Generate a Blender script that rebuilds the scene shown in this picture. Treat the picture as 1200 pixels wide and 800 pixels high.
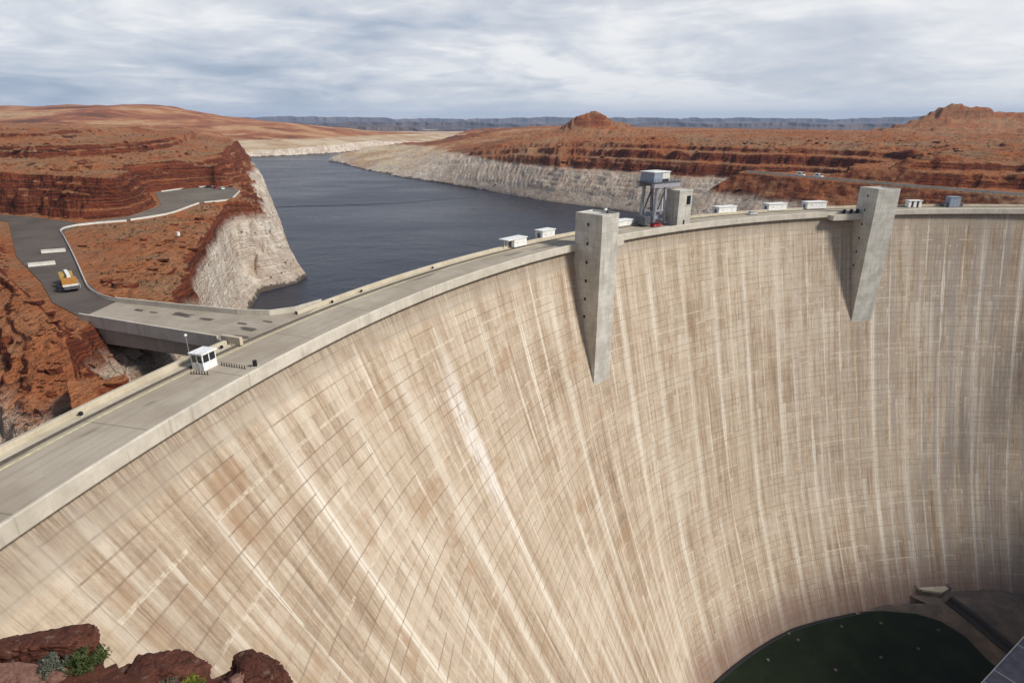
import bpy, bmesh, math, random
import numpy as np
from mathutils import Vector, Matrix, noise as mnoise

for o in list(bpy.data.objects):
    bpy.data.objects.remove(o, do_unlink=True)
S = bpy.context.scene
COL = S.collection
R = math.radians
PI = math.pi

# ---------------------------------------------------------------- camera, sky, sun, exposure
cam_d = bpy.data.cameras.new('camera')
cam_d.lens = 20.7; cam_d.sensor_width = 36.0
cam_d.clip_start = 0.2; cam_d.clip_end = 60000
cam = bpy.data.objects.new('camera', cam_d); COL.objects.link(cam)
CAM_Z = 40.0
cam.location = (0, 0, CAM_Z)
cam.rotation_euler = (R(90 - 20.43), 0, 0)
S.camera = cam

SUN_EL, SUN_AZ = 40.0, math.degrees(math.atan2(-0.36, 0.93))      # azimuth measured from +X towards +Y
SUN_DIR = Vector((math.cos(R(SUN_EL)) * math.cos(R(SUN_AZ)), math.cos(R(SUN_EL)) * math.sin(R(SUN_AZ)), math.sin(R(SUN_EL))))
sl = bpy.data.lights.new('sun', 'SUN'); sl.energy = 4.3; sl.angle = R(10.0); sl.color = (1.0, 0.95, 0.87)
so = bpy.data.objects.new('sun', sl); COL.objects.link(so)
so.rotation_euler = (-SUN_DIR).to_track_quat('-Z', 'Y').to_euler()
so.location = (200, -100, 300)

W = bpy.data.worlds.new('World'); S.world = W; W.use_nodes = True
S.view_settings.view_transform = 'Standard'; S.view_settings.look = 'None'
S.view_settings.exposure = 0.0; S.view_settings.gamma = 1.0
S.view_settings.use_curve_mapping = False
S.render.engine = 'CYCLES'


# ---------------------------------------------------------------- node helper
class NT:
    def __init__(self, tree):
        self.t = tree; self.n = tree.nodes; self.l = tree.links

    def put(self, sock, v):
        if v is None: return
        if isinstance(v, bpy.types.NodeSocket): self.l.new(v, sock)
        else:
            if sock.type == 'RGBA' and isinstance(v, (tuple, list)) and len(v) == 3: v = (*v, 1)
            sock.default_value = v

    def m(self, op, a, b=None, c=None, clamp=False):
        n = self.n.new('ShaderNodeMath'); n.operation = op; n.use_clamp = clamp
        self.put(n.inputs[0], a); self.put(n.inputs[1], b)
        if c is not None: self.put(n.inputs[2], c)
        return n.outputs[0]

    def add(self, a, b): return self.m('ADD', a, b)
    def sub(self, a, b): return self.m('SUBTRACT', a, b)
    def mul(self, a, b): return self.m('MULTIPLY', a, b)

    def ss(self, x, lo, hi, a=0.0, b=1.0):
        n = self.n.new('ShaderNodeMapRange'); n.interpolation_type = 'SMOOTHSTEP'; n.clamp = True
        self.put(n.inputs[0], x); n.inputs[1].default_value = lo; n.inputs[2].default_value = hi
        n.inputs[3].default_value = a; n.inputs[4].default_value = b
        return n.outputs[0]

    def mix(self, f, a, b, blend='MIX'):
        n = self.n.new('ShaderNodeMix'); n.data_type = 'RGBA'; n.blend_type = blend; n.clamp_factor = True
        self.put(n.inputs[0], f); self.put(n.inputs[6], a); self.put(n.inputs[7], b)
        return n.outputs[2]

    def xyz(self, x, y, z=0.0):
        n = self.n.new('ShaderNodeCombineXYZ')
        for i, v in enumerate((x, y, z)): self.put(n.inputs[i], v)
        return n.outputs[0]

    def sep(self, v):
        n = self.n.new('ShaderNodeSeparateXYZ'); self.put(n.inputs[0], v); return n.outputs

    def noise(self, vec, scale=1.0, detail=4.0, rough=0.55, dist=0.0, out=0):
        n = self.n.new('ShaderNodeTexNoise'); self.put(n.inputs['Vector'], vec)
        n.inputs['Scale'].default_value = scale; n.inputs['Detail'].default_value = detail
        n.inputs['Roughness'].default_value = rough; n.inputs['Distortion'].default_value = dist
        return n.outputs[out]

    def voro(self, vec, scale=1.0, rand=1.0, out='Distance'):
        n = self.n.new('ShaderNodeTexVoronoi'); self.put(n.inputs['Vector'], vec)
        n.inputs['Scale'].default_value = scale; n.inputs['Randomness'].default_value = rand
        return n.outputs[out]

    def white(self, vec):
        n = self.n.new('ShaderNodeTexWhiteNoise'); n.noise_dimensions = '3D'; self.put(n.inputs['Vector'], vec)
        return n.outputs['Value']

    def ramp(self, f, stops):
        n = self.n.new('ShaderNodeValToRGB'); self.put(n.inputs[0], f)
        e = n.color_ramp.elements
        while len(e) > 1: e.remove(e[-1])
        e[0].position = stops[0][0]; e[0].color = (*stops[0][1], 1)
        for p, c in stops[1:]:
            q = e.new(p); q.color = (*c, 1)
        return n.outputs[0]

    def scale(self, v, s):
        n = self.n.new('ShaderNodeVectorMath'); n.operation = 'MULTIPLY'; self.put(n.inputs[0], v)
        n.inputs[1].default_value = s if isinstance(s, (tuple, list)) else (s, s, s)
        return n.outputs[0]

    def pos(self):
        n = self.n.new('ShaderNodeNewGeometry'); return n.outputs['Position']

    def nrm(self):
        n = self.n.new('ShaderNodeNewGeometry'); return n.outputs['Normal']

    def obj(self):
        n = self.n.new('ShaderNodeTexCoord'); return n.outputs['Object']

    def uv(self):
        n = self.n.new('ShaderNodeTexCoord'); return n.outputs['UV']

    def bump(self, h, strength=0.5, dist=1.0):
        n = self.n.new('ShaderNodeBump'); self.put(n.inputs['Height'], h)
        n.inputs['Strength'].default_value = strength; n.inputs['Distance'].default_value = dist
        return n.outputs[0]


def new_mat(name):
    m = bpy.data.materials.new(name); m.use_nodes = True
    nt = NT(m.node_tree)
    b = nt.n['Principled BSDF']
    b.inputs['Roughness'].default_value = 0.85
    b.inputs['Specular IOR Level'].default_value = 0.25
    return m, nt, b


def simple(name, col, rough=0.7, metal=0.0, var=0.12, vscale=1.5, spec=0.3, dirt=None):
    """A painted / plain surface with slight procedural unevenness and weathering."""
    m, nt, b = new_mat(name)
    P = nt.obj()
    n1 = nt.noise(P, vscale, 5, 0.6)
    dk = tuple(c * (1 - var * 1.6) for c in col); lt = tuple(min(1, c * (1 + var)) for c in col)
    c = nt.mix(nt.ss(n1, 0.3, 0.7), dk, lt)
    if dirt:
        n2 = nt.noise(nt.scale(P, (1, 1, 0.25)), vscale * 2.2, 4)
        c = nt.mix(nt.ss(n2, 0.55, 0.75, 0, 0.6), c, dirt)
    nt.put(b.inputs['Base Color'], c)
    b.inputs['Roughness'].default_value = rough; b.inputs['Metallic'].default_value = metal
    b.inputs['Specular IOR Level'].default_value = spec
    return m


# ---------------------------------------------------------------- sky: Nishita behind broken stratocumulus
def build_sky():
    nt = NT(W.node_tree)
    bg = nt.n['Background']; bg.inputs['Strength'].default_value = 0.1
    sky = nt.n.new('ShaderNodeTexSky'); sky.sky_type = 'NISHITA'; sky.sun_disc = False
    sky.sun_elevation = R(SUN_EL); sky.sun_rotation = R(90 - SUN_AZ)
    sky.altitude = 1200; sky.dust_density = 1.0
    tc = nt.n.new('ShaderNodeTexCoord')
    nv = nt.n.new('ShaderNodeVectorMath'); nv.operation = 'NORMALIZE'; nt.l.new(tc.outputs['Generated'], nv.inputs[0])
    d = nt.sep(nv.outputs[0])
    zc = nt.m('MAXIMUM', d[2], 0.0)
    k = nt.m('DIVIDE', 1.0, nt.add(zc, 0.15))
    pl = nt.xyz(nt.mul(d[0], k), nt.mul(d[1], k), 0.0)                # projection on a flat cloud deck
    big = nt.noise(nt.add_vec(pl, (3.1, 1.7, 0)), 0.34, 3, 0.5, 0.6)
    mid = nt.noise(nt.add_vec(pl, (7.3, -2.2, 0)), 0.75, 6, 0.56, 0.8)
    fine = nt.noise(nt.scale(pl, (0.95, 1.0, 1)), 2.6, 6, 0.55, 0.8)
    t = nt.add(nt.add(nt.mul(nt.sub(big, .5), 1.45), nt.mul(nt.sub(mid, .5), 1.5)), nt.mul(nt.sub(fine, .5), 0.75))
    # thicker, blue-grey bank low on the left, thinner mottled deck to the right
    bank = nt.mul(nt.ss(d[0], -0.10, -0.60), nt.mul(nt.ss(d[2], 0.12, 0.05), nt.ss(d[2], -0.02, 0.03)))
    swc = nt.sub(d[2], nt.sub(0.045, nt.mul(d[0], 0.21)))                     # long bright rift rising to the left
    sw = nt.mul(nt.ss(nt.m('ABSOLUTE', nt.add(swc, nt.mul(nt.sub(mid, .5), .05))), .036, .004), nt.mul(nt.ss(d[0], -.66, -.45), nt.ss(d[0], .05, -.2)))
    t = nt.add(t, nt.mul(sw, .16))
    t = nt.sub(nt.mul(t, nt.ss(d[0], -0.2, 0.45, 0.9, 0.62)), nt.mul(bank, 0.20))
    col = nt.ramp(nt.add(0.585, t), [(0.16, (3.7, 4.4, 5.5)), (0.34, (5.2, 5.75, 6.7)), (0.46, (6.5, 6.8, 7.45)), (0.56, (7.45, 7.65, 8.1)), (0.64, (8.6, 8.7, 8.9)), (0.76, (9.9, 9.8, 9.7))])
    # overhead, out of view, the deck is thinned to weaken fill light: more blue
    over = nt.ss(d[2], 0.16, 0.55, 0.92, 0.15)
    c = nt.mix(over, sky.outputs[0], col)
    # brighter, cleaner strip just above the skyline
    strip = nt.mul(nt.ss(d[2], 0.055, 0.004), nt.ss(d[0], -0.6, -0.1))
    c = nt.mix(nt.mul(strip, 0.7), c, (8.3, 8.55, 8.8))
    nt.l.new(c, bg.inputs['Color'])


def _add_vec(self, v, s):
    n = self.n.new('ShaderNodeVectorMath'); n.operation = 'ADD'; self.put(n.inputs[0], v); n.inputs[1].default_value = s
    return n.outputs[0]


NT.add_vec = _add_vec
build_sky()


# ---------------------------------------------------------------- generic mesh helpers
def link(name, me, mat=None, parent=None):
    o = bpy.data.objects.new(name, me); COL.objects.link(o)
    if mat is not None and len(me.materials) == 0: me.materials.append(mat)
    if parent is not None: o.parent = parent
    return o


def tag(o, label=None, cat=None, group=None, kind=None):
    if label: o['label'] = label
    if cat: o['category'] = cat
    if group: o['group'] = group
    if kind: o['kind'] = kind
    return o


def empty(name, loc, rz=0.0, label=None, cat=None, group=None):
    o = bpy.data.objects.new(name, None); COL.objects.link(o)
    o.empty_display_size = 0.5
    o.location = loc; o.rotation_euler = (0, 0, rz)
    return tag(o, label, cat, group)


def copy_tree(o, loc, rz, label=None):
    c = o.copy(); COL.objects.link(c); c.location = loc; c.rotation_euler = (0, 0, rz)
    if label: c['label'] = label
    for ch in list(o.children):
        k = ch.copy(); COL.objects.link(k); k.parent = c
        for g in list(ch.children):
            q = g.copy(); COL.objects.link(q); q.parent = k
    return c


class MB:
    """Collects boxes, tubes, prisms into one mesh."""
    def __init__(self): self.bm = bmesh.new()

    def box(self, x0, x1, y0, y1, z0, z1, bevel=0.0, M=None):
        vs = [self.bm.verts.new((x, y, z)) for z in (z0, z1) for y in (y0, y1) for x in (x0, x1)]
        fs = [(0, 2, 3, 1), (4, 5, 7, 6), (0, 1, 5, 4), (2, 6, 7, 3), (0, 4, 6, 2), (1, 3, 7, 5)]
        F = [self.bm.faces.new([vs[i] for i in f]) for f in fs]
        if bevel > 0:
            E = list({e for f in F for e in f.edges})
            r = bmesh.ops.bevel(self.bm, geom=E, offset=bevel, segments=2, profile=0.7, affect='EDGES')
            if M is not None:
                vv = list({v for f in r['faces'] for v in f.verts}); bmesh.ops.transform(self.bm, matrix=M, verts=vv)
        elif M is not None:
            bmesh.ops.transform(self.bm, matrix=M, verts=vs)
        return self

    def bar(self, a, b, w, h=None):
        """Rectangular beam from a to b."""
        a, b = Vector(a), Vector(b); h = h or w
        d = b - a; L = d.length
        q = d.to_track_quat('Z', 'Y').to_matrix().to_4x4()
        return self.box(-w / 2, w / 2, -h / 2, h / 2, 0, L, M=Matrix.Translation(a) @ q)

    def tube(self, pts, r, seg=8, closed=False):
        rings = []
        P = [Vector(p) for p in pts]; n = len(P)
        rr = r if isinstance(r, (list, tuple)) else [r] * n
        for i, p in enumerate(P):
            t = (P[min(i + 1, n - 1)] - P[max(i - 1, 0)]).normalized()
            up = Vector((0, 0, 1)) if abs(t.z) < 0.9 else Vector((1, 0, 0))
            a = t.cross(up).normalized(); b = t.cross(a)
            rings.append([self.bm.verts.new(p + rr[i] * (math.cos(2 * PI * k / seg) * a + math.sin(2 * PI * k / seg) * b)) for k in range(seg)])
        for A, B in zip(rings, rings[1:]):
            for k in range(seg): self.bm.faces.new((A[k], A[(k + 1) % seg], B[(k + 1) % seg], B[k]))
        self.bm.faces.new(rings[0][::-1]); self.bm.faces.new(rings[-1])
        return self

    def cyl(self, c, axis, r, L, seg=16):
        c, ax = Vector(c), Vector(axis).normalized()
        return self.tube([c - ax * L / 2, c + ax * L / 2], r, seg)

    def prism(self, poly, z0, z1):
        """Vertical prism over a plan polygon; z values may be lists."""
        n = len(poly)
        zl = z0 if isinstance(z0, (list, tuple)) else [z0] * n
        zh = z1 if isinstance(z1, (list, tuple)) else [z1] * n
        A = [self.bm.verts.new((p[0], p[1], zl[i])) for i, p in enumerate(poly)]
        B = [self.bm.verts.new((p[0], p[1], zh[i])) for i, p in enumerate(poly)]
        self.bm.faces.new(B); self.bm.faces.new(A[::-1])
        for i in range(n): self.bm.faces.new((A[i], A[(i + 1) % n], B[(i + 1) % n], B[i]))
        return self

    def side_prism(self, prof, y0, y1):
        """Extrude an (x, z) profile along y."""
        A = [self.bm.verts.new((p[0], y0, p[1])) for p in prof]; B = [self.bm.verts.new((p[0], y1, p[1])) for p in prof]
        self.bm.faces.new(A); self.bm.faces.new(B[::-1]); n = len(prof)
        for i in range(n): self.bm.faces.new((A[(i + 1) % n], A[i], B[i], B[(i + 1) % n]))
        return self

    def build(self, name, mat, parent=None, smooth=False, loc=None):
        me = bpy.data.meshes.new(name)
        bmesh.ops.recalc_face_normals(self.bm, faces=self.bm.faces)
        self.bm.to_mesh(me); self.bm.free()
        if smooth:
            for p in me.polygons: p.use_smooth = True
        o = link(name, me, mat, parent)
        if loc is not None: o.location = loc
        return o


def grid_mesh(name, X, Y, Z, mat, smooth=True, keep=None, wrap=False, uv=None, parent=None):
    """Quad grid from 2-D arrays (rows x cols)."""
    nr, nc = X.shape
    co = np.stack([X, Y, Z], -1).reshape(-1, 3).astype(np.float32)
    idx = np.arange(nr * nc).reshape(nr, nc)
    if wrap: idx = np.concatenate([idx, idx[:, :1]], 1)
    q = np.stack([idx[:-1, :-1], idx[:-1, 1:], idx[1:, 1:], idx[1:, :-1]], -1).reshape(-1, 4)
    if keep is not None: q = q[keep.reshape(-1)]
    me = bpy.data.meshes.new(name)
    me.vertices.add(len(co)); me.vertices.foreach_set('co', co.ravel())
    me.loops.add(q.size); me.loops.foreach_set('vertex_index', q.ravel().astype(np.int32))
    me.polygons.add(len(q)); me.polygons.foreach_set('loop_start', np.arange(0, q.size, 4, dtype=np.int32))
    me.polygons.foreach_set('loop_total', np.full(len(q), 4, np.int32))
    me.polygons.foreach_set('use_smooth', np.full(len(q), smooth, bool))
    if uv is not None:
        L = me.uv_layers.new(name='UVMap')
        U = np.stack([uv[0], uv[1]], -1).reshape(-1, 2)[q.ravel()].astype(np.float32)
        L.data.foreach_set('uv', U.ravel())
    me.update(calc_edges=True); me.validate()
    return link(name, me, mat, parent)


# ---------------------------------------------------------------- numpy noise
def _hash(ix, iy, seed):
    h = (ix.astype(np.int64) * 374761393 + iy.astype(np.int64) * 668265263 + seed * 974634721) & 0xffffffff
    h = ((h ^ (h >> 13)) * 1274126177) & 0xffffffff
    h = (h ^ (h >> 16)) & 0xffffff
    return h / float(0xffffff)


def vnoise(x, y, seed=0):
    ix = np.floor(x); iy = np.floor(y); fx = x - ix; fy = y - iy
    fx = fx * fx * fx * (fx * (fx * 6 - 15) + 10); fy = fy * fy * fy * (fy * (fy * 6 - 15) + 10)
    a = _hash(ix, iy, seed); b = _hash(ix + 1, iy, seed); c = _hash(ix, iy + 1, seed); d = _hash(ix + 1, iy + 1, seed)
    return (a * (1 - fx) + b * fx) * (1 - fy) + (c * (1 - fx) + d * fx) * fy


def fbm(x, y, scale, octv=4, seed=0, gain=0.5):
    """-1..1"""
    s = 0; a = 1.0; t = 0; f = 1.0 / scale; ca, sa = math.cos(0.6), math.sin(0.6)
    for k in range(octv):
        s = s + a * (vnoise(x * f + 17.3 * k, y * f - 9.1 * k, seed + k) * 2 - 1); t += a
        x, y = x * ca - y * sa, x * sa + y * ca
        a *= gain; f *= 2.03
    return s / t


def sdist(x, y, poly, closed=True):
    """distance to polygon boundary; negative inside when closed"""
    P = np.asarray(poly, float); n = len(P)
    d2 = np.full(x.shape, 1e18); inside = np.zeros(x.shape, bool)
    for i in range(n if closed else n - 1):
        a = P[i]; b = P[(i + 1) % n]; ex, ey = b - a
        wx, wy = x - a[0], y - a[1]
        t = np.clip((wx * ex + wy * ey) / (ex * ex + ey * ey + 1e-9), 0, 1)
        d2 = np.minimum(d2, (wx - t * ex) ** 2 + (wy - t * ey) ** 2)
        if closed:
            c = ((a[1] > y) != (b[1] > y)) & (x < (b[0] - a[0]) * (y - a[1]) / (b[1] - a[1] + 1e-12) + a[0])
            inside ^= c
    d = np.sqrt(d2)
    return np.where(inside, -d, d) if closed else d


def pline(x, y, pts):
    """closest point on an open polyline with z: returns distance, z at foot, signed side"""
    P = np.asarray(pts, float)
    best = np.full(x.shape, 1e18); z = np.zeros(x.shape); side = np.zeros(x.shape)
    for a, b in zip(P, P[1:]):
        ex, ey = b[0] - a[0], b[1] - a[1]; wx, wy = x - a[0], y - a[1]
        t = np.clip((wx * ex + wy * ey) / (ex * ex + ey * ey), 0, 1)
        d2 = (wx - t * ex) ** 2 + (wy - t * ey) ** 2
        k = d2 < best
        best = np.where(k, d2, best); z = np.where(k, a[2] + t * (b[2] - a[2]), z)
        side = np.where(k, np.sign(ex * wy - ey * wx), side)
    return np.sqrt(best), z, side


def sstep(a, b, x):
    t = np.clip((x - a) / (b - a), 0, 1); return t * t * (3 - 2 * t)


def terrace(h, step, sharp=3.0):
    k = np.floor(h / step); t = h / step - k
    return (k + sstep(0.5 - 0.5 / sharp, 0.5 + 0.5 / sharp, t)) * step


# ---------------------------------------------------------------- site plan
C0 = (217.0, 5.0)            # centre of the arch
R_OUT = 271.5                # downstream lip of the crest
WATER = -40.0
DECK = 1.6
TOE = -172.0


def pol(a, r, z=None):
    p = (C0[0] + r * math.cos(R(a)), C0[1] + r * math.sin(R(a)))
    return p if z is None else (*p, z)


def r_face(z, a=137.0):
    """Downstream face radius at height z (<= 0); the arch thickens towards its left abutment."""
    e = np.interp(a, [60, 100, 108, 115, 130, 137, 150, 157, 165.6, 170, 182], [-.03, -.045, -.055, -.07, -.07, 0, .165, .25, .43, .56, .68])
    return 273.0 + 0.20 * z - 0.00112 * z * z + e * z * np.where(e < 0, np.clip((-z - 30) / 90, 0, 1), 1.0)


LAKE = [(-64, 114), (-66, 130), (-80, 165), (-98, 205), (-119, 256), (-126, 285), (-114, 303), (-113, 318), (-124, 336), (-150, 395),
        (-197, 507), (-260, 653), (-413, 984), (-560, 1280), (-655, 1432), (-625, 1503), (-547, 1582), (-474, 1716), (-430, 1960),
        (-330, 2120), (-240, 2160), (-170, 2120), (-120, 2000), (-150, 1900), (-300, 1600), (-400, 1400),
        (-400, 1340), (-348, 1253), (-255, 1073), (-171, 937), (-43, 766), (37, 646), (85, 599), (114, 569), (187, 498), (216, 486),
        (206, 470), (165, 466), (128, 452), (108, 420), (118, 372), (158, 326), (206, 298), (240, 289),
        (217, 283), (150, 275), (50, 227), (-18, 157), (-48, 100)]
MESA = [(-3200, 300), (-330, 300), (-240, 270), (-206, 262), (-180, 247), (-163, 252), (-160, 264), (-170, 292), (-203, 344), (-196, 371),
        (-178, 388), (-190, 430), (-222, 505), (-290, 660), (-445, 1000), (-600, 1290), (-900, 1700), (-1100, 2400), (-3200, 2600)]
PAD = [(-88, 114), (-87, 128), (-96, 133), (-112, 150), (-143, 189), (-168, 221), (-171, 235), (-159, 247), (-152, 265), (-157, 300), (-148, 314),
       (-163, 362), (-192, 384), (-208, 352), (-172, 294), (-166, 258), (-180, 243), (-206, 256), (-240, 268), (-330, 296), (-330, 240), (-235, 258), (-206, 243), (-150, 176), (-120, 146), (-104, 128)]
BENCH = [(-84, 131), (-80, 133), (-101, 183), (-118, 226), (-140, 290), (-150, 312), (-160, 300), (-150, 262), (-166, 240), (-172, 224), (-143, 186), (-110, 146)]
RIDGE = [(-330, 296, 16), (-240, 252, 14), (-190, 200, 11.5), (-150, 160, 9), (-128, 140, 7), (-112, 127, 5.5), (-98, 116, 3.5), (-86, 105, -0.5), (-76, 92, -5)]
RROAD = [(176, 452, 5.6), (184, 438, 5.6), (205, 400, 5.4), (235, 350, 5.2), (264, 310, 5.0), (300, 262, 4.6), (340, 210, 4.2), (380, 150, 4)]
CANYON = [(-62, 27), (-30, 17), (-16, 12.7), (-11, 12.2), (-8.8, 12.5), (-6.2, 11.7), (-5.0, 10.0), (-3.2, 7), (-1.5, 3), (0.5, 1.0), (6, 0.5), (14, -3), (24, -30), (40, -120), (70, -300), (100, -700), (560, -700),
          (500, -300), (400, -80), (342, 20), (332, 90), (342, 132), (385, 160), (388, 210), (362, 236), (330, 262), (217, 279), (110, 255), (20, 197), (-40, 115), (-58, 70)]  # unseen right wall line drawn in so that it shades the lawn


def height(x, y):
    n1 = fbm(x, y, 46, 5, 1); n2 = fbm(x, y, 11, 4, 7); n3 = fbm(x, y, 180, 4, 13); n4 = fbm(x, y, 700, 4, 23); n5 = fbm(x, y, 3.2, 3, 31); n6 = fbm(x, y, 22, 5, 41); rg = 1 - 2 * np.abs(fbm(x, y, 15, 4, 51))
    dist = np.hypot(x, y)
    d0 = sdist(x, y, LAKE)
    # -------- which bank
    mx = np.interp(y, [100, 300, 600, 1000, 1400, 1600, 2600, 5200], [-40, 30, -60, -270, -470, -420, -120, 0])
    left = x < mx
    # -------- right bank
    dw = d0 + np.where(d0 > 0, (n1 * 11 * (.35 + .65 * sstep(20, 60, d0)) + n6 * 6 * sstep(30, 60, d0) + n2 * 1.2 + n3 * 22 * sstep(20, 160, d0)) * sstep(0, 26, d0), 0)
    hr = np.interp(dw, [-60, -8, 0, 4, 16, 34, 44, 48, 54, 66, 71, 88, 94, 120, 150, 158, 240, 420, 900, 3000, 8000],
                   [-80, -60, -40, -36, -24, -11, -6, 0, 3, 5, 11, 13, 18, 18.5, 19, 22, 22.5, 24, 23, 18, 10])
    hr_t = terrace(hr + n2 * 1.2 + n3 * 1.5, 4.2, 2.6)
    hr = np.where(dw > 10, hr * 0.35 + hr_t * 0.65, hr)
    hr_far = np.interp(dw, [-60, 0, 30, 90, 180, 330, 700, 3000], [-90, -40, -30, -19, -8, 6, 19, 15])
    hr = hr + (hr_far + n1 * 2.2 + n2 * .8 - hr) * sstep(620, 1000, y) * sstep(140, -260, x - 0.0)
    hr = hr + (n6 * 1.2 + n2 * .9) * sstep(44, 70, dw) * (1 - sstep(400, 900, dw)) + n1 * 1.7 * sstep(30, 90, dw) + n3 * 2.5 * sstep(140, 400, dw) + n4 * 5 * sstep(400, 1500, dw) + n5 * 0.35
    # -------- left bank
    dl = d0 + np.where(d0 > 0, (n1 * 6 + n6 * 5 + n2 * 5.5 + n5 * 1.8) * sstep(0, 12, d0), 0)
    hl = np.interp(dl, [-60, -6, 0, 3, 8, 14, 20, 28, 60, 400], [-85, -60, -40, -33, -20, -9, -3, 1.2, 2.2, 3])
    hl = hl + (n2 * 2.0 + n5 * 1.3 + rg * 1.2) * sstep(0, 8, dl) * (1 - sstep(26, 44, dl)) + n1 * .5
    hl_b = np.interp(d0, [-60, 0, 60, 200, 420, 800, 1500], [-85, -40, -36, -30, -18, -4, 8]) + n3 * 2 * sstep(20, 200, d0)
    wf = sstep(1150, 1420, y)
    hl = hl + (hl_b - hl) * wf
    # mesas stepping back from the road
    e = -sdist(x, y, MESA) + n1 * 6.5 + n6 * 4.5 + n2 * 3.2 + n5 * .8 + n3 * 12 * sstep(300, 600, dist)
    up = np.interp(e, [-2, 0, 3.5, 7, 11, 16, 30, 52, 57, 63, 92, 120, 128, 170, 300, 700, 1500],
                   [0, 0.6, 6, 9, 14, 16, 17, 18, 22, 24.5, 25.5, 26.5, 30, 31, 33, 35, 33])
    up = up * 0.3 + terrace(up + n2 * .7, 3.1, 3.5) * 0.7
    up = up + (n1 * 1.0 + n6 * .9 + n2 * .9 + n5 * .6) * sstep(0, 4, e) + n3 * 2.2 * sstep(60, 200, e)
    up = up * (1 - 0.7 * wf)
    hl = hl + up
    # rock spine between the road and the dam
    rd, rz, rs = pline(x, y, RIDGE)
    rdw = rd + n1 * 5 + n6 * 6 + n2 * 3.5 + n5 * .9
    rq = np.clip(rdw, 0, None)
    drop = np.interp(rq, [0, 2, 5, 6.2, 11, 12.4, 19, 20.5, 23, 30, 31.5, 42, 60, 90], [0, .8, 1.8, 5.0, 6.0, 9.2, 10.4, 13.4, 14.2, 16, 19, 21, 24, 28])
    drop = drop * .6 + terrace(drop + n2 * .5, 1.7, 4.0) * .4 - rg * .7 * sstep(2, 9, rd) - n6 * .8 * sstep(2, 9, rd)
    hs = np.maximum(rz + n2 * 1.0 + n5 * .7 + 1.0 - drop, np.interp(y, [20, 60, 110], [-8, -15, -26]) + n1 * 1.5 + n2 + n5 * .5)
    hs_b = rz + n2 * .9 + n5 * .6 + .8 - np.clip(rd - 1, 0, None) * 1.6
    se = rs < 0                                       # side towards the dam
    m_sp = (x < -40) & (d0 > -3) & (y < 330)
    hl = np.where(m_sp & se & (rd < 160) & (sdist(x, y, BENCH) > 0) & (y < x * -1.15 + 40 + 0 * x) , np.where(d0 < 16, np.minimum(hs, -40 + np.clip(d0, 0, None) * 2.2), hs), hl)
    hl = np.where(m_sp & ~se & (rd < 12), np.maximum(hl, hs_b), hl)
    # bench between the barrier and the cliff edge, and the paved pad
    sb = sdist(x, y, BENCH)
    wb = 1 - sstep(-1, 5, sb)
    hl = hl + ((1.2 + n2 * .7 + n1 * .6 + n5 * .25) - hl) * wb * .85
    sp = sdist(x, y, PAD)
    wp = 1 - sstep(0.5, 5.0, sp)
    hl = np.where((sp < 5) & ~(se & (rd < 9)), hl + (1.55 - hl) * wp, hl)
    h = np.where(left, hl, hr)
    rdam = np.hypot(x - C0[0], y - C0[1])
    h = np.where((x < 20) & (rdam < 312) & (y > 20), np.minimum(h, -4 + np.clip(rdam - 287, 0, None) * .45 + n5 * .6), h)
    h = np.where((x > 200) & (rdam > 268) & (rdam < 300) & (y > 225), np.minimum(h, -4 + np.clip(rdam - 287, 0, None) * .6), h)
    # -------- overlook road on the right bank
    rd, rz, rs = pline(x, y, RROAD)
    near_r = (~left)
    w = 1 - sstep(6, 10, rd)
    cut = rz + np.clip(rd - 7, 0, None) * np.where(rs > 0, 0.55, -0.60) + n2 * 1.3 + n1 * 1.6 + n6 * 1.6 + n5 * .5
    infl = (1 - sstep(45, 85, rd)) * near_r * sstep(-2, 8, d0)
    hcut = np.where(rs > 0, np.maximum(np.minimum(h, cut), rz - 1), np.maximum(np.minimum(cut, rz), -60))
    h = h + (hcut - h) * infl
    h = np.where(near_r & (rd < 10), h + (rz - 0.1 - h) * w, h)
    # -------- hills far off
    def hill(cx, cy, sx, sy, amp, ang=0.0, p=1.0):
        ca, sa = math.cos(ang), math.sin(ang); u = (x - cx) * ca + (y - cy) * sa; v = -(x - cx) * sa + (y - cy) * ca
        r2 = (u / sx) ** 2 + (v / sy) ** 2
        return amp * np.exp(-np.power(r2, p))
    far = hill(-1250, 2150, 900, 420, 62, -0.35) + hill(-1900, 2300, 800, 500, 40) + hill(-700, 2600, 600, 420, 26, -.2)
    bt = hill(128, 1010, 80, 60, 13, 0, 1.1) + hill(118, 1010, 34, 26, 12, 0, 2.2) + hill(165, 1012, 36, 30, 8, 0, 1.6) + hill(112, 1008, 12, 10, 3, 0, 1)
    rt = hill(862, 1190, 105, 100, 24, .3, 1.1) + hill(850, 1200, 50, 40, 16, 0, 1.8) + hill(985, 1185, 95, 70, 23, 0, 1.8) + hill(785, 1200, 60, 70, 9) + hill(1150, 1190, 120, 100, 30)
    add = far * (1 + n3 * .12) + terrace(bt * (1 + n1 * .1) + n2 * .6, 4.5, 2.4) + terrace(rt * (1 + n1 * .12) + n1 + n6 * 1.5, 7, 3.0)
    h = h + np.where(d0 > 0, add, 0)
    h = np.where((d0 > 0) & (dist > 900), h + n2 * 0.0 + n1 * .8, h)
    h = np.where(d0 > 0, np.maximum(h - np.clip(dist - 1500, 0, None) * np.where(left, .002 + .0085 * sstep(-.42, -.22, x / np.maximum(y, 1)), .0105), np.minimum(h, -37.5)), h)
    # -------- rim the camera stands on
    rim = 38.2 - 34 * sstep(14, 40, y) * sstep(-20, -60, x) - 30 * sstep(-70, -150, x) * sstep(-10, 60, y)
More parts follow.
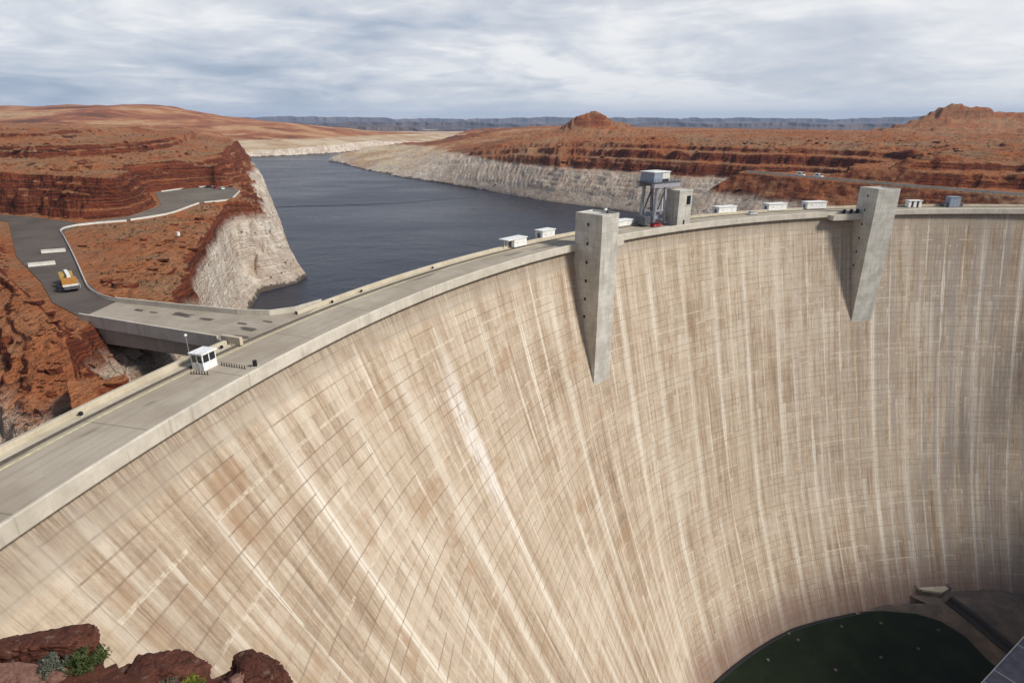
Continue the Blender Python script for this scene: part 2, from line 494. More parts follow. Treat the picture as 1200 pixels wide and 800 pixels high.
    h = np.where((y < 60) & (x < 60), np.where(y < 24, np.maximum(h * 0 + rim + n1 * .6, -200), h + (rim - h) * (1 - sstep(24, 60, y))), h)
    lw = sstep(0.5, 2.6, y + n2 * .25) * (1 - sstep(14, 18, y)) * sstep(-44, -30, x)
    h = np.where((x < 3) & (dist < 60), h + (25.6 + n5 * .5 + n2 * .4 - h) * lw, h)
    rr = sstep(250, 330, x) * (1 - sstep(230, 290, y))  # unseen right rim, its height shaped to throw shade on the lawn
    h = h + (np.interp(y, [90, 130, 155], [34, 22, 3]) + n1 * 2 - h) * rr
    h = np.where((x > 200) & (rdam > 268) & (rdam < 296) & (y > 225), np.minimum(h, -4 + np.clip(rdam - 287, 0, None) * .6), h)
    # -------- canyon below the dam
    ec = -sdist(x, y, CANYON)
    ecw = ec + np.where(dist > 45, n1 * 3 + n2 * 1.5, n2 * .4)
    cut = np.interp(ecw, [0, 1.5, 8, 26, 45, 60], [0, -14, -70, -150, -200, -240])
    h = np.where(ec > 0, np.maximum(h + cut, TOE - 3), h)
    return h


# ---------------------------------------------------------------- terrain material
def terrain_material():
    m, nt, b = new_mat('sandstone_terrain')
    P = nt.pos(); X, Y, Z = nt.sep(P)
    nz = nt.sep(nt.nrm())[2]
    lo = nt.noise(P, 0.012, 5, 0.6); me_ = nt.noise(P, 0.07, 5, 0.6); hi = nt.noise(P, 0.55, 5, 0.65)
    zz = nt.add(Z, nt.add(nt.mul(lo, 7.0), nt.mul(me_, 2.2)))
    st = nt.noise(nt.xyz(nt.mul(X, 0.004), nt.mul(Y, 0.004), nt.mul(zz, 0.42)), 1.0, 6, 0.68)
    st2 = nt.noise(nt.xyz(nt.mul(X, 0.03), nt.mul(Y, 0.03), nt.mul(zz, 1.7)), 1.0, 4, 0.6)
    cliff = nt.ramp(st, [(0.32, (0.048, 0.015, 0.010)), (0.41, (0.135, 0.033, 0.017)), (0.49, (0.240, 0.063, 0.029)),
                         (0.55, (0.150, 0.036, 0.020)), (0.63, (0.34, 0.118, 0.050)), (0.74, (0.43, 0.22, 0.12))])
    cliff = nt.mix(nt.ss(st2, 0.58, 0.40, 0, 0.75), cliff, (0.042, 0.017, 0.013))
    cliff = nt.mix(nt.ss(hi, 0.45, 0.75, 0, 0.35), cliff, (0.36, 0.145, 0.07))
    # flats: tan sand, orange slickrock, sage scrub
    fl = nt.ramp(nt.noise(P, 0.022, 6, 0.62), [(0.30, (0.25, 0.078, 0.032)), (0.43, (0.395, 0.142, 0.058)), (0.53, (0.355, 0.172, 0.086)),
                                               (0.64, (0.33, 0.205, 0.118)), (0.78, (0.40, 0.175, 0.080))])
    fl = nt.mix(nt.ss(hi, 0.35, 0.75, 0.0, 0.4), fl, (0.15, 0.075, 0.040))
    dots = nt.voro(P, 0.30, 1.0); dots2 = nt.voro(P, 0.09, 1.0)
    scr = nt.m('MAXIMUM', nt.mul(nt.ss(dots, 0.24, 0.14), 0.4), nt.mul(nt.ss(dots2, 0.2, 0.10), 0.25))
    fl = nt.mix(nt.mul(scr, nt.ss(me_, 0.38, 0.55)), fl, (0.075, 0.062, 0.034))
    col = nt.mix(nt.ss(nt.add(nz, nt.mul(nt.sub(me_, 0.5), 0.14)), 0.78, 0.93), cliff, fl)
    och = nt.noise(nt.scale(P, (1, .6, 1)), 0.035, 5, .65)
    col = nt.mix(nt.mul(nt.ss(och, .52, .66, 0, .5), nt.ss(nz, .7, .9)), col, (0.38, 0.135, 0.052))
    # far country: pale slickrock and sand, lightened leftwards in place of sun patches
    D = nt.n.new('ShaderNodeVectorMath'); D.operation = 'LENGTH'; nt.l.new(P, D.inputs[0])
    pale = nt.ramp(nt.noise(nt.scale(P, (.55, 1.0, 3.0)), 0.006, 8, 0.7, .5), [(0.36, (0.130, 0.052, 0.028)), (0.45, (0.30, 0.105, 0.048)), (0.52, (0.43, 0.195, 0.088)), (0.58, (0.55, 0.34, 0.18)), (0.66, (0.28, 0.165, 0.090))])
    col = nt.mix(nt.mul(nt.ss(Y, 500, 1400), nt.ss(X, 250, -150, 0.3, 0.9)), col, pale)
    # the bleached ring the lake has left on the rock
    rz = nt.add(nt.add(Z, nt.ss(X, -60, 0, 0.0, 2.5)), nt.add(nt.mul(nt.sub(me_, 0.5), 7.0), nt.mul(nt.sub(hi, 0.5), 4.5)))
    ringc = nt.mix(nt.ss(me_, 0.35, 0.65), (0.52, 0.405, 0.315), (0.71, 0.61, 0.495))
    vs = nt.noise(nt.xyz(nt.mul(X, 0.16), nt.mul(Y, 0.16), nt.mul(Z, 0.02)), 1.0, 5, 0.65)
    ringc = nt.mix(nt.ss(vs, 0.56, 0.74, 0, 0.45), ringc, (0.27, 0.165, 0.105))
    ringc = nt.mix(nt.ss(hi, 0.56, 0.74, 0, 0.5), ringc, (0.24, 0.165, 0.115))
    ringc = nt.mix(nt.mul(nt.ss(X, -90, -105), nt.ss(me_, .42, .6, .2, .8)), ringc, (0.80, 0.73, 0.62))
    ringc = nt.mix(nt.ss(nt.noise(P, .11, 5, .65), .52, .66, 0, .6), ringc, (0.42, 0.26, 0.15))
    ringc = nt.mix(nt.ss(nt.voro(P, 0.21), 0.2, 0.10, 0, .8), ringc, (0.06, 0.045, 0.035))
    lines = nt.noise(nt.xyz(nt.mul(X, 0.01), nt.mul(Y, 0.01), nt.mul(zz, 0.9)), 1.0, 4)
    ringc = nt.mix(nt.ss(lines, 0.42, 0.62, 0.45, 0.0), ringc, (0.46, 0.37, 0.295))
    sand = nt.mix(nt.ss(lo, 0.4, 0.62), (0.62, 0.49, 0.33), (0.45, 0.29, 0.17))
    ringc = nt.mix(nt.mul(nt.ss(Y, 700, 1200), nt.ss(nz, 0.9, 0.97)), ringc, sand)
    col = nt.mix(nt.ss(rz, -3.2, -8.0), col, ringc)
    # damp dark line at the water
    col = nt.mix(nt.ss(rz, -37.4, -39.2), col, (0.13, 0.10, 0.08))
    nt.put(b.inputs['Base Color'], col)
    b.inputs['Roughness'].default_value = 0.95; b.inputs['Specular IOR Level'].default_value = 0.1
    bh = nt.add(nt.mul(hi, 0.7), nt.add(nt.mul(st2, 0.8), nt.mul(nt.noise(P, 1.7, 4, 0.7), 0.35)))
    nt.put(b.inputs['Normal'], nt.bump(nt.add(bh, nt.mul(nt.noise(P, 0.2, 5, .65), 2.2)), 1.0, 1.9))
    return m


M_TERR = terrain_material()


def build_terrain():
    th = np.radians(np.linspace(-50, 50, 1080))
    rr = 70 * np.power(1.0036, np.arange(0, 640)); rr = np.concatenate([rr, rr[-1] * np.power(1.0085, np.arange(1, 440))])
    T, RR = np.meshgrid(th, rr)
    X = RR * np.sin(T); Y = RR * np.cos(T)
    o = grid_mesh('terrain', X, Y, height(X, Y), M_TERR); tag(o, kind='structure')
    # the rest of the country round the camera, coarser
    th = np.radians(np.concatenate([np.linspace(50, 180, 70), np.linspace(182, 310, 70)]))
    rr2 = np.concatenate([70 * np.power(1.03, np.arange(0, 200)), [rr[-1]]]); rr2 = rr2[rr2 <= rr[-1]]
    T, RR = np.meshgrid(th, rr2)
    X = RR * np.sin(T); Y = RR * np.cos(T)
    o = grid_mesh('hinterland', X, Y, height(X, Y), M_TERR); tag(o, kind='structure')
    # canyon rim close to the camera
    th = np.radians(np.linspace(0, 360, 360, endpoint=False)); rr3 = np.concatenate([[0.01], np.linspace(1, 18, 40), np.linspace(19, 70.2, 60)])
    T, RR = np.meshgrid(th, rr3)
    X = RR * np.sin(T); Y = RR * np.cos(T)
    o = grid_mesh('canyon_rim', X, Y, height(X, Y), M_TERR, wrap=True); tag(o, kind='structure')


build_terrain()


# ---------------------------------------------------------------- distant mesas
def build_mesas():
    m, nt, b = new_mat('distant_mesa_rock')
    P = nt.pos(); X, Y, Z = nt.sep(P)
    n = nt.noise(nt.xyz(nt.mul(X, 0.0012), nt.mul(Y, 0.0012), nt.mul(Z, 0.012)), 1, 5, 0.6)
    nt.put(b.inputs['Base Color'], nt.ramp(n, [(0.3, (0.050, 0.038, 0.042)), (0.5, (0.085, 0.062, 0.060)), (0.7, (0.15, 0.11, 0.092))]))
    b.inputs['Roughness'].default_value = 1.0
    az = np.radians(np.linspace(-34, 34, 900)); n_ = len(az)
    k = np.degrees(az)
    for name, d, base in (('distant_mesas', 13000, -45.0), ('distant_hills', 7200, -42.0), ('near_hills', 4700, -42.0)):
        a1 = fbm(k * 10, k * 0 + 3 + d, 34, 5, 5); a2 = fbm(k * 10, k * 0 + 9 + d, 7, 4, 9)
        if name == 'distant_mesas':
            top = np.interp(k, [-34, -24, -21, -14, -9, -3, 2, 12, 22, 30, 34], [70, 95, 138, 122, 96, 112, 142, 122, 120, 108, 104]) + terrace(a1 * 52, 12, 3) + a2 * 9
        elif name == 'distant_hills':
            top = np.interp(k, [-34, -22, -16, -10, -4, 4, 14, 24, 34], [20, 32, 40, 34, 26, 24, 30, 26, 20]) + a1 * 30 + a2 * 8
        else:
            top = np.interp(k, [-34, -24, -17, -12, -7, -2, 6, 14, 24, 34], [-30, -10, 4, -4, -18, -6, -4, -8, -10, -10]) + a1 * 26 + a2 * 8
        rows = []
        for f, rad in ((-0.4, -900), (0.0, -520), (0.35, -300), (0.55, -160), (0.95, -110), (1.0, -60), (1.0, 900), (-.3, 1300)):
            rads = d + (rad + a1 * 500 + a2 * 110 * (1 if f < 1 else 1.3)) * (d / 13000) ** .5
            z = base + (top - base) * max(f, 0) + (0 if f > 0 else -20)
            rows.append((rads * np.sin(az), rads * np.cos(az), z + (a2 * 6 if 0 < f < .9 else 0)))
        X = np.array([r[0] for r in rows]); Y = np.array([r[1] for r in rows]); Z = np.array([r[2] for r in rows])
        tag(grid_mesh(name, X, Y, Z, m, smooth=False), kind='structure')


build_mesas()


# ---------------------------------------------------------------- lake
def build_water():
    m, nt, b = new_mat('lake_water')
    P = nt.pos()
    w1 = nt.noise(nt.scale(P, (1, 0.55, 1)), 0.45, 5, 0.65); w2 = nt.noise(nt.scale(P, (0.8, 1, 1)), 0.06, 4, 0.55)
    gust = nt.noise(nt.scale(P, (0.6, 1.6, 1)), 0.012, 4, 0.6, 0.5)
    c = nt.mix(nt.ss(gust, 0.35, 0.68), (0.014, 0.017, 0.028), (0.028, 0.033, 0.047))
    nt.put(b.inputs['Base Color'], c)
    nt.put(b.inputs['Roughness'], nt.ss(gust, 0.3, 0.7, 0.22, 0.36))
    b.inputs['IOR'].default_value = 1.33; b.inputs['Specular IOR Level'].default_value = 0.21
    nt.put(b.inputs['Normal'], nt.bump(nt.add(nt.mul(w1, 0.45), nt.mul(w2, 1.6)), 0.6, 1.0))
    n = len(LAKE); P_ = [Vector(p) for p in LAKE]
    area = sum(P_[i].x * P_[(i + 1) % n].y - P_[(i + 1) % n].x * P_[i].y for i in range(n))
    sg = 1 if area > 0 else -1
    out = []
    for i in range(n):
        a, b_, c_ = P_[i - 1], P_[i], P_[(i + 1) % n]
        t = ((b_ - a).normalized() + (c_ - b_).normalized()).normalized()
        nrm = Vector((t.y, -t.x)) * sg
        k = 0 if i >= n - 5 else (14 if i < 12 or i > 36 else 40)
        q = b_ + nrm * k
        out.append((q.x, q.y, WATER))
    bm = bmesh.new()
    f = bm.faces.new([bm.verts.new(p) for p in out])
    bmesh.ops.triangulate(bm, faces=[f])
    bmesh.ops.recalc_face_normals(bm, faces=bm.faces)
    for f in bm.faces:
        if f.normal.z < 0: f.normal_flip()
    me = bpy.data.meshes.new('lake'); bm.to_mesh(me); bm.free()
    tag(link('lake', me, m), kind='structure')


build_water()


# ---------------------------------------------------------------- dam
def concrete_face():
    m, nt, b = new_mat('stained_dam_concrete')
    U, V, _ = nt.sep(nt.uv())                       # arc metres, height metres
    BL, LF = 18.3, 2.32
    wob = nt.noise(nt.xyz(nt.mul(U, 0.35), nt.mul(V, 0.35), 0), 1, 4)
    Uw = nt.add(U, nt.mul(nt.sub(wob, .5), 0.30)); Vw = nt.add(V, nt.mul(nt.sub(wob, .5), 0.22))
    ub = nt.m('DIVIDE', Uw, BL); vb = nt.m('DIVIDE', Vw, LF)
    ui = nt.m('FLOOR', ub); vi = nt.m('FLOOR', vb); fv = nt.m('FRACT', vb)
    W = lambda x, y, k: nt.white(nt.xyz(x, y, k))
    cell = W(ui, vi, 3.0)
    half = W(nt.m('FLOOR', nt.mul(ub, 2.0)), nt.m('FLOOR', nt.mul(vb, .5)), 9.0)
    panel = W(nt.m('FLOOR', nt.mul(ub, 6.0)), vi, 12.0)
    tone = nt.noise(nt.xyz(nt.mul(U, 0.022), nt.mul(V, 0.016), 1.0), 1, 5, 0.62)
    s1 = nt.noise(nt.xyz(nt.mul(U, 0.22), nt.mul(V, 0.008), 2.0), 1, 6, 0.68)
    s2 = nt.noise(nt.xyz(nt.mul(U, 1.1), nt.mul(V, 0.035), 4.0), 1, 6, 0.7)
    s3 = nt.noise(nt.xyz(nt.mul(U, 3.0), nt.mul(V, 0.22), 6.0), 1, 5, 0.68)
    grain = nt.noise(nt.xyz(nt.mul(U, 1.3), nt.mul(V, 1.1), 3.0), 1, 8, 0.75)
    pat = nt.noise(nt.xyz(nt.mul(U, 0.075), nt.mul(V, 0.10), 8.0), 1, 5, 0.6)

    # drips that start at a lift line and fade as they run down: crisp at the head, broken into columns
    def drips(colw, rowh, seed, p, length):
        r = nt.m('DIVIDE', Vw, rowh); ri = nt.m('FLOOR', r); f = nt.sub(1.0, nt.m('FRACT', r))       # 0 at the head of the row
        c = nt.add(nt.m('DIVIDE', Uw, colw), nt.mul(W(ri, 0.0, seed), 7.0)); ci = nt.m('FLOOR', c); fc = nt.m('FRACT', c)
        rnd = W(ci, ri, seed + 1.0); ln = nt.mul(W(ci, ri, seed + 2.0), length)
        body = nt.m('SUBTRACT', 1.0, nt.m('DIVIDE', f, nt.add(ln, 0.08)), clamp=True)
        side = nt.mul(nt.ss(fc, 0.0, 0.25), nt.ss(fc, 1.0, 0.7))
        return nt.mul(nt.mul(nt.ss(rnd, p, min(1.0, p + .18)), body), side)
    t = nt.add(nt.add(nt.mul(nt.sub(tone, .5), 0.36), nt.mul(nt.sub(s1, .5), 0.42)), nt.add(nt.mul(nt.sub(s2, .5), 0.46), nt.mul(nt.sub(grain, .5), 0.24)))
    t = nt.add(t, nt.add(nt.mul(nt.sub(cell, 0.5), 0.032), nt.add(nt.mul(nt.sub(panel, 0.5), 0.022), nt.mul(nt.sub(half, 0.5), 0.030))))
    col = nt.ramp(nt.add(nt.mul(t, 1.3), .495), [(0.26, (0.190, 0.130, 0.084)), (0.40, (0.340, 0.258, 0.180)), (0.50, (0.455, 0.368, 0.272)), (0.60, (0.530, 0.447, 0.345)), (0.74, (0.63, 0.552, 0.452))])
    # rusty ochre kept inside single pours
    och = nt.mul(nt.ss(nt.add(pat, nt.mul(nt.sub(grain, .5), .3)), 0.50, 0.66), nt.ss(nt.add(cell, nt.mul(half, .6)), 0.55, 1.05))
    col = nt.mix(nt.mul(och, nt.ss(U, 520, 740, .32, .62)), col, (0.315, 0.190, 0.105))
    # grey streaks towards the right abutment
    col = nt.mix(nt.mul(nt.ss(U, 560, 420), nt.ss(s1, 0.42, 0.58, 0.0, 0.8)), col, (0.30, 0.262, 0.230))
    bd = nt.noise(nt.xyz(nt.mul(U, 0.30), nt.mul(V, 0.006), 33.0), 1, 4, 0.6)
    col = nt.mix(nt.mul(nt.ss(U, 640, 500), nt.ss(bd, .56, .68, 0, .55)), col, (0.60, 0.545, 0.47))
    col = nt.mix(nt.mul(nt.ss(U, 640, 480), nt.ss(bd, .44, .34, 0, .55)), col, (0.26, 0.175, 0.115))
    # drips, brown then pale
    dk = nt.m('MAXIMUM', drips(0.55, LF, 20.0, .70, 1.1), nt.m('MAXIMUM', drips(1.3, LF * 4, 30.0, .72, 1.0), drips(2.2, LF * 11, 40.0, .78, .9)))
    dk = nt.mul(dk, nt.ss(nt.add(tone, nt.mul(nt.sub(pat, .5), .8)), .34, .62, .15, 1.0))
    col = nt.mix(nt.mul(dk, nt.ss(s3, .3, .62, .15, .6)), col, (0.205, 0.138, 0.092))
    lt = nt.m('MAXIMUM', drips(0.8, LF * 3, 50.0, .84, 1.0), nt.m('MAXIMUM', drips(1.5, LF * 9, 60.0, .87, 1.1), drips(2.6, LF * 17, 70.0, .86, 1.2)))
    col = nt.mix(nt.mul(lt, nt.ss(s3, .3, .6, .15, .7)), col, (0.67, 0.60, 0.50))
    col = nt.mix(nt.ss(s3, 0.55, 0.72, 0, 0.5), col, (0.235, 0.160, 0.108))
    col = nt.mix(nt.ss(s3, 0.45, 0.30, 0, 0.3), col, (0.64, 0.56, 0.44))
    # lime bleeding along the contraction joints: a broad faint band with a bright core
    fu = nt.m('FRACT', ub); du = nt.mul(nt.m('MINIMUM', fu, nt.sub(1.0, fu)), BL)
    jid = nt.m('ROUND', ub); jr = W(jid, 1.0, 1.0)
    run = nt.noise(nt.xyz(nt.mul(jid, 7.3), nt.mul(V, 0.020), 5.0), 1, 5, 0.65)
    wd = nt.add(0.24, nt.mul(nt.ss(run, 0.40, 0.68), 1.05))
    edge = nt.m('SUBTRACT', 1.0, nt.m('DIVIDE', nt.add(du, nt.mul(nt.sub(s3, 0.5), 1.1)), wd), clamp=True)
    lime = nt.mul(nt.ss(edge, 0.0, 0.30), nt.mul(nt.ss(run, 0.33, 0.47, .25, 1.0), nt.ss(jr, 0.0, 0.5, 0.55, 1.0)))
    lime = nt.mul(lime, nt.ss(V, -6, -22, 0.15, 1.0))
    band = nt.noise(nt.xyz(nt.mul(jid, 5.1), nt.mul(V, 0.012), 45.0), 1, 3, 0.5)
    wide = nt.mul(nt.ss(nt.add(du, nt.mul(nt.sub(s2, .5), 2.6)), 2.4, .5), nt.mul(nt.ss(band, .34, .55), nt.ss(V, -4, -14, .3, 1.0)))
    col = nt.mix(nt.mul(wide, .5), col, (0.645, 0.575, 0.475))
    col = nt.mix(nt.mul(lime, nt.ss(s3, .32, .58, .30, .88)), col, (0.70, 0.635, 0.535))
    # the mid-block form joints bleed too, but less
    fm = nt.m('FRACT', nt.add(nt.mul(ub, 1.0), .5)); dm = nt.mul(nt.m('MINIMUM', fm, nt.sub(1.0, fm)), BL)
    rm = nt.noise(nt.xyz(nt.mul(nt.m('ROUND', nt.add(ub, .5)), 3.7), nt.mul(V, 0.028), 15.0), 1, 4, 0.6)
    col = nt.mix(nt.mul(nt.ss(nt.add(dm, nt.mul(nt.sub(s3, .5), .7)), .55, .12), nt.ss(rm, .42, .58, 0, .75)), col, (0.68, 0.61, 0.51))
    # white leached sheet high on the left
    du_ = nt.m('ABSOLUTE', nt.sub(U, nt.add(716.0, nt.mul(V, 0.02)))); dv = nt.m('ABSOLUTE', nt.add(V, 36.0))
    sheet = nt.mul(nt.ss(nt.add(du_, nt.mul(nt.sub(pat, .5), 9.0)), 4.0, 1.2), nt.ss(dv, 26, 6))
    col = nt.mix(nt.mul(sheet, nt.ss(s3, 0.42, 0.58, .0, .85)), col, (0.74, 0.70, 0.67))
    # lift lines and panel seams, crisp
    dvl = nt.mul(nt.m('MINIMUM', fv, nt.sub(1.0, fv)), LF); vri = nt.m('ROUND', vb)
    lr = W(vri, nt.m('FLOOR', nt.mul(ub, 2.0)), 2.0); lrow = W(vri, 4.0, 2.0)
    hl = nt.ss(dvl, 0.17, 0.06)
    col = nt.mix(nt.mul(hl, nt.mul(nt.ss(lr, 0.15, 0.9, 0.10, 0.78), nt.ss(grain, .36, .58, .3, 1.0))), col, (0.215, 0.15, 0.105))
    pl = nt.mul(nt.ss(dvl, 0.32, 0.16), nt.mul(nt.ss(lrow, 0.85, 0.88), nt.ss(W(vri, nt.m('FLOOR', nt.mul(ub, 3.0)), 6.0), 0.45, 0.6)))
    col = nt.mix(nt.mul(pl, nt.ss(grain, .38, .58, .1, .6)), col, (0.70, 0.62, 0.49))
    pu = nt.m('FRACT', nt.mul(ub, 6.0)); pdu = nt.mul(nt.m('MINIMUM', pu, nt.sub(1.0, pu)), BL / 6)
    col = nt.mix(nt.mul(nt.ss(pdu, 0.13, 0.04), nt.ss(panel, 0.3, 1.0, 0.0, 0.6)), col, (0.235, 0.165, 0.115))
    col = nt.mix(nt.mul(nt.ss(du, 0.12, 0.03), nt.ss(run, .3, .7, 0.1, 0.35)), col, (0.23, 0.165, 0.115))
    # top course cleaner and greyer; dark wash right under the lip
    top = nt.ss(nt.add(V, nt.mul(nt.sub(s2, .5), 1.2)), -5.6, -5.0)
    col = nt.mix(nt.mul(top, 0.45), col, (0.35, 0.30, 0.24))
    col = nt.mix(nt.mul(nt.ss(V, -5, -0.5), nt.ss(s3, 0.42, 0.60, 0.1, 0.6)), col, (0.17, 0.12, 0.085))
    # damp reddish foot
    foot = nt.ss(nt.add(V, nt.mul(s2, 22.0)), -138, -158)
    col = nt.mix(nt.mul(foot, 0.6), col, (0.19, 0.105, 0.085))
    nt.put(b.inputs['Base Color'], col)
    b.inputs['Roughness'].default_value = 0.92; b.inputs['Specular IOR Level'].default_value = 0.12
    h = nt.sub(nt.add(nt.mul(s3, 0.3), nt.mul(grain, 0.5)), nt.add(nt.mul(hl, 0.15), nt.mul(nt.ss(du, .2, .05), 0.4)))
    nt.put(b.inputs['Normal'], nt.bump(nt.add(h, nt.mul(panel, .12)), 0.6, 0.4))
    return m


def concrete(name, c1, c2, stain, sc=0.35, stain_amt=0.5, rough=0.9, joint=None):
    m, nt, b = new_mat(name)
    P = nt.pos(); X, Y, Z = nt.sep(P)
    a = nt.noise(P, sc, 6, 0.62); f = nt.noise(P, sc * 7, 4, 0.65)
    v = nt.noise(nt.xyz(nt.mul(X, 1.4), nt.mul(Y, 1.4), nt.mul(Z, 0.08)), 1, 4, 0.6)
    col = nt.mix(nt.ss(a, 0.32, 0.68), c1, c2)
    col = nt.mix(nt.ss(v, 0.52, 0.75, 0, stain_amt), col, stain)
    col = nt.mix(nt.ss(f, 0.5, 0.8, 0, 0.3), col, stain)
    if joint:
        fz = nt.m('FRACT', nt.m('DIVIDE', Z, joint)); dz = nt.mul(nt.m('MINIMUM', fz, nt.sub(1.0, fz)), joint)
        col = nt.mix(nt.ss(dz, 0.12, 0.03, 0, 0.4), col, stain)
    nt.put(b.inputs['Base Color'], col); b.inputs['Roughness'].default_value = rough
    nt.put(b.inputs['Normal'], nt.bump(nt.add(a, nt.mul(f, .4)), 0.3, 0.15))
    return m


def deck_material():
    m, nt, b = new_mat('crest_road_concrete')
    U, V, _ = nt.sep(nt.uv()); P = nt.pos()                  # arc metres, radius
    a = nt.noise(P, 0.10, 6, 0.62); f = nt.noise(P, 1.6, 5, 0.65)
    w = nt.noise(nt.xyz(nt.mul(U, 0.02), nt.mul(V, 0.9), 1), 1, 4, 0.6)
    col = nt.mix(nt.ss(a, 0.32, 0.68), (0.33, 0.28, 0.215), (0.44, 0.385, 0.305))
    col = nt.mix(nt.ss(w, 0.45, 0.68, 0, 0.5), col, (0.28, 0.235, 0.18))
    col = nt.mix(nt.ss(f, 0.48, 0.75, 0, 0.3), col, (0.24, 0.20, 0.16))
    pt = nt.noise(nt.xyz(nt.mul(U, 0.045), nt.mul(V, 0.16), 3), 1, 3, 0.4)
    col = nt.mix(nt.ss(pt, 0.625, 0.66, 0, 0.62), col, (0.12, 0.103, 0.09))
    fu = nt.m('FRACT', nt.m('DIVIDE', U, 18.3)); du = nt.mul(nt.m('MINIMUM', fu, nt.sub(1.0, fu)), 18.3)
    col = nt.mix(nt.ss(du, 0.2, 0.06, 0, 0.5), col, (0.12, 0.10, 0.085))
    nt.put(b.inputs['Base Color'], col); b.inputs['Roughness'].default_value = 0.88
    nt.put(b.inputs['Normal'], nt.bump(f, 0.2, 0.05))
    return m


M_FACE = concrete_face()
M_DECK = deck_material()
M_LIP = concrete('weathered_lip_concrete', (0.46, 0.42, 0.345), (0.60, 0.55, 0.465), (0.29, 0.25, 0.20), 0.22, 0.6)
M_TAN = concrete('yellowed_parapet_concrete', (0.44, 0.385, 0.285), (0.54, 0.48, 0.37), (0.30, 0.25, 0.185), 0.3, 0.4)
M_GREYC = concrete('grey_tower_concrete', (0.41, 0.39, 0.34), (0.57, 0.55, 0.49), (0.25, 0.22, 0.18), 0.22, 0.75, joint=2.3)
M_BRIDGE = concrete('bridge_deck_concrete', (0.30, 0.255, 0.195), (0.38, 0.33, 0.265), (0.21, 0.175, 0.14), 0.2, 0.3)
M_UP = concrete('upstream_concrete', (0.33, 0.29, 0.24), (0.43, 0.38, 0.32), (0.2, 0.16, 0.12), 0.2, 0.4)
M_DARK = simple('dark_opening', (0.018, 0.018, 0.02), 0.6)
M_BLACK = simple('black_painted_steel', (0.022, 0.021, 0.022), 0.5)
M_STEEL = simple('galvanised_grey_steel', (0.36, 0.36, 0.39), 0.5, 0.2, dirt=(0.14, 0.12, 0.11))
M_STEELD = simple('dark_grey_steel', (0.12, 0.12, 0.14), 0.5, 0.3)
M_WHITE = simple('white_paint', (0.80, 0.80, 0.78), 0.5, dirt=(0.55, 0.52, 0.46))
M_KERBW = simple('weathered_white_concrete', (0.56, 0.53, 0.48), 0.8, dirt=(0.36, 0.30, 0.24))
M_OFFW = simple('off_white_paint', (0.66, 0.65, 0.61), 0.6, dirt=(0.45, 0.4, 0.33))
M_GLASS = simple('dark_window_glass', (0.015, 0.02, 0.025), 0.08, spec=0.6)
M_KERB = simple('grimy_kerb_concrete', (0.10, 0.085, 0.068), 0.9)
M_YEL = simple('worn_yellow_line_paint', (0.66, 0.58, 0.33), 0.8, var=.15)
M_ORANGE = simple('orange_machine_paint', (0.42, 0.19, 0.04), 0.6, dirt=(0.25, 0.10, 0.04))
M_YELM = simple('yellow_machine_paint', (0.42, 0.27, 0.07), 0.6, dirt=(0.3, 0.18, 0.06))
M_RED = simple('red_car_paint', (0.35, 0.02, 0.02), 0.3, spec=0.5)
M_SILVER = simple('silver_car_paint', (0.62, 0.63, 0.66), 0.3, 0.2, spec=0.5)
M_CARW = simple('white_car_paint', (0.78, 0.78, 0.78), 0.3, spec=0.5)
M_CARB = simple('dark_car_paint', (0.03, 0.032, 0.04), 0.3, spec=0.5)
M_TYRE = simple('tyre_rubber', (0.02, 0.02, 0.02), 0.85)
M_BLUEG = simple('blue_grey_paint', (0.27, 0.31, 0.38), 0.6, dirt=(0.2, 0.2, 0.22))


def arc_strip(name, prof, mat, a0, a1, step=0.5, parent=None, smooth=False, closed=True):
    """Sweep an (r, z) profile along the arch; UV = arc metres, radius-or-height."""
    n = int(round((a1 - a0) / step)) + 1
    A = np.radians(np.linspace(a0, a1, n))
    prof = list(prof) + ([prof[0]] if closed else [])
    rows = np.array(prof)
    X = C0[0] + rows[:, 0][:, None] * np.cos(A)[None]; Y = C0[1] + rows[:, 0][:, None] * np.sin(A)[None]
    Z = np.repeat(rows[:, 1][:, None], n, 1)
    U = np.repeat((A * 271.0)[None], len(rows), 0)
    flat = np.ptp(rows[:, 1]) < 1.0
    V = np.repeat((rows[:, 0] if flat else rows[:, 1])[:, None], n, 1)
    return grid_mesh(name, X, Y, Z, mat, smooth, uv=(U, V), parent=parent)


DA0, DA1 = 56.0, 179.0


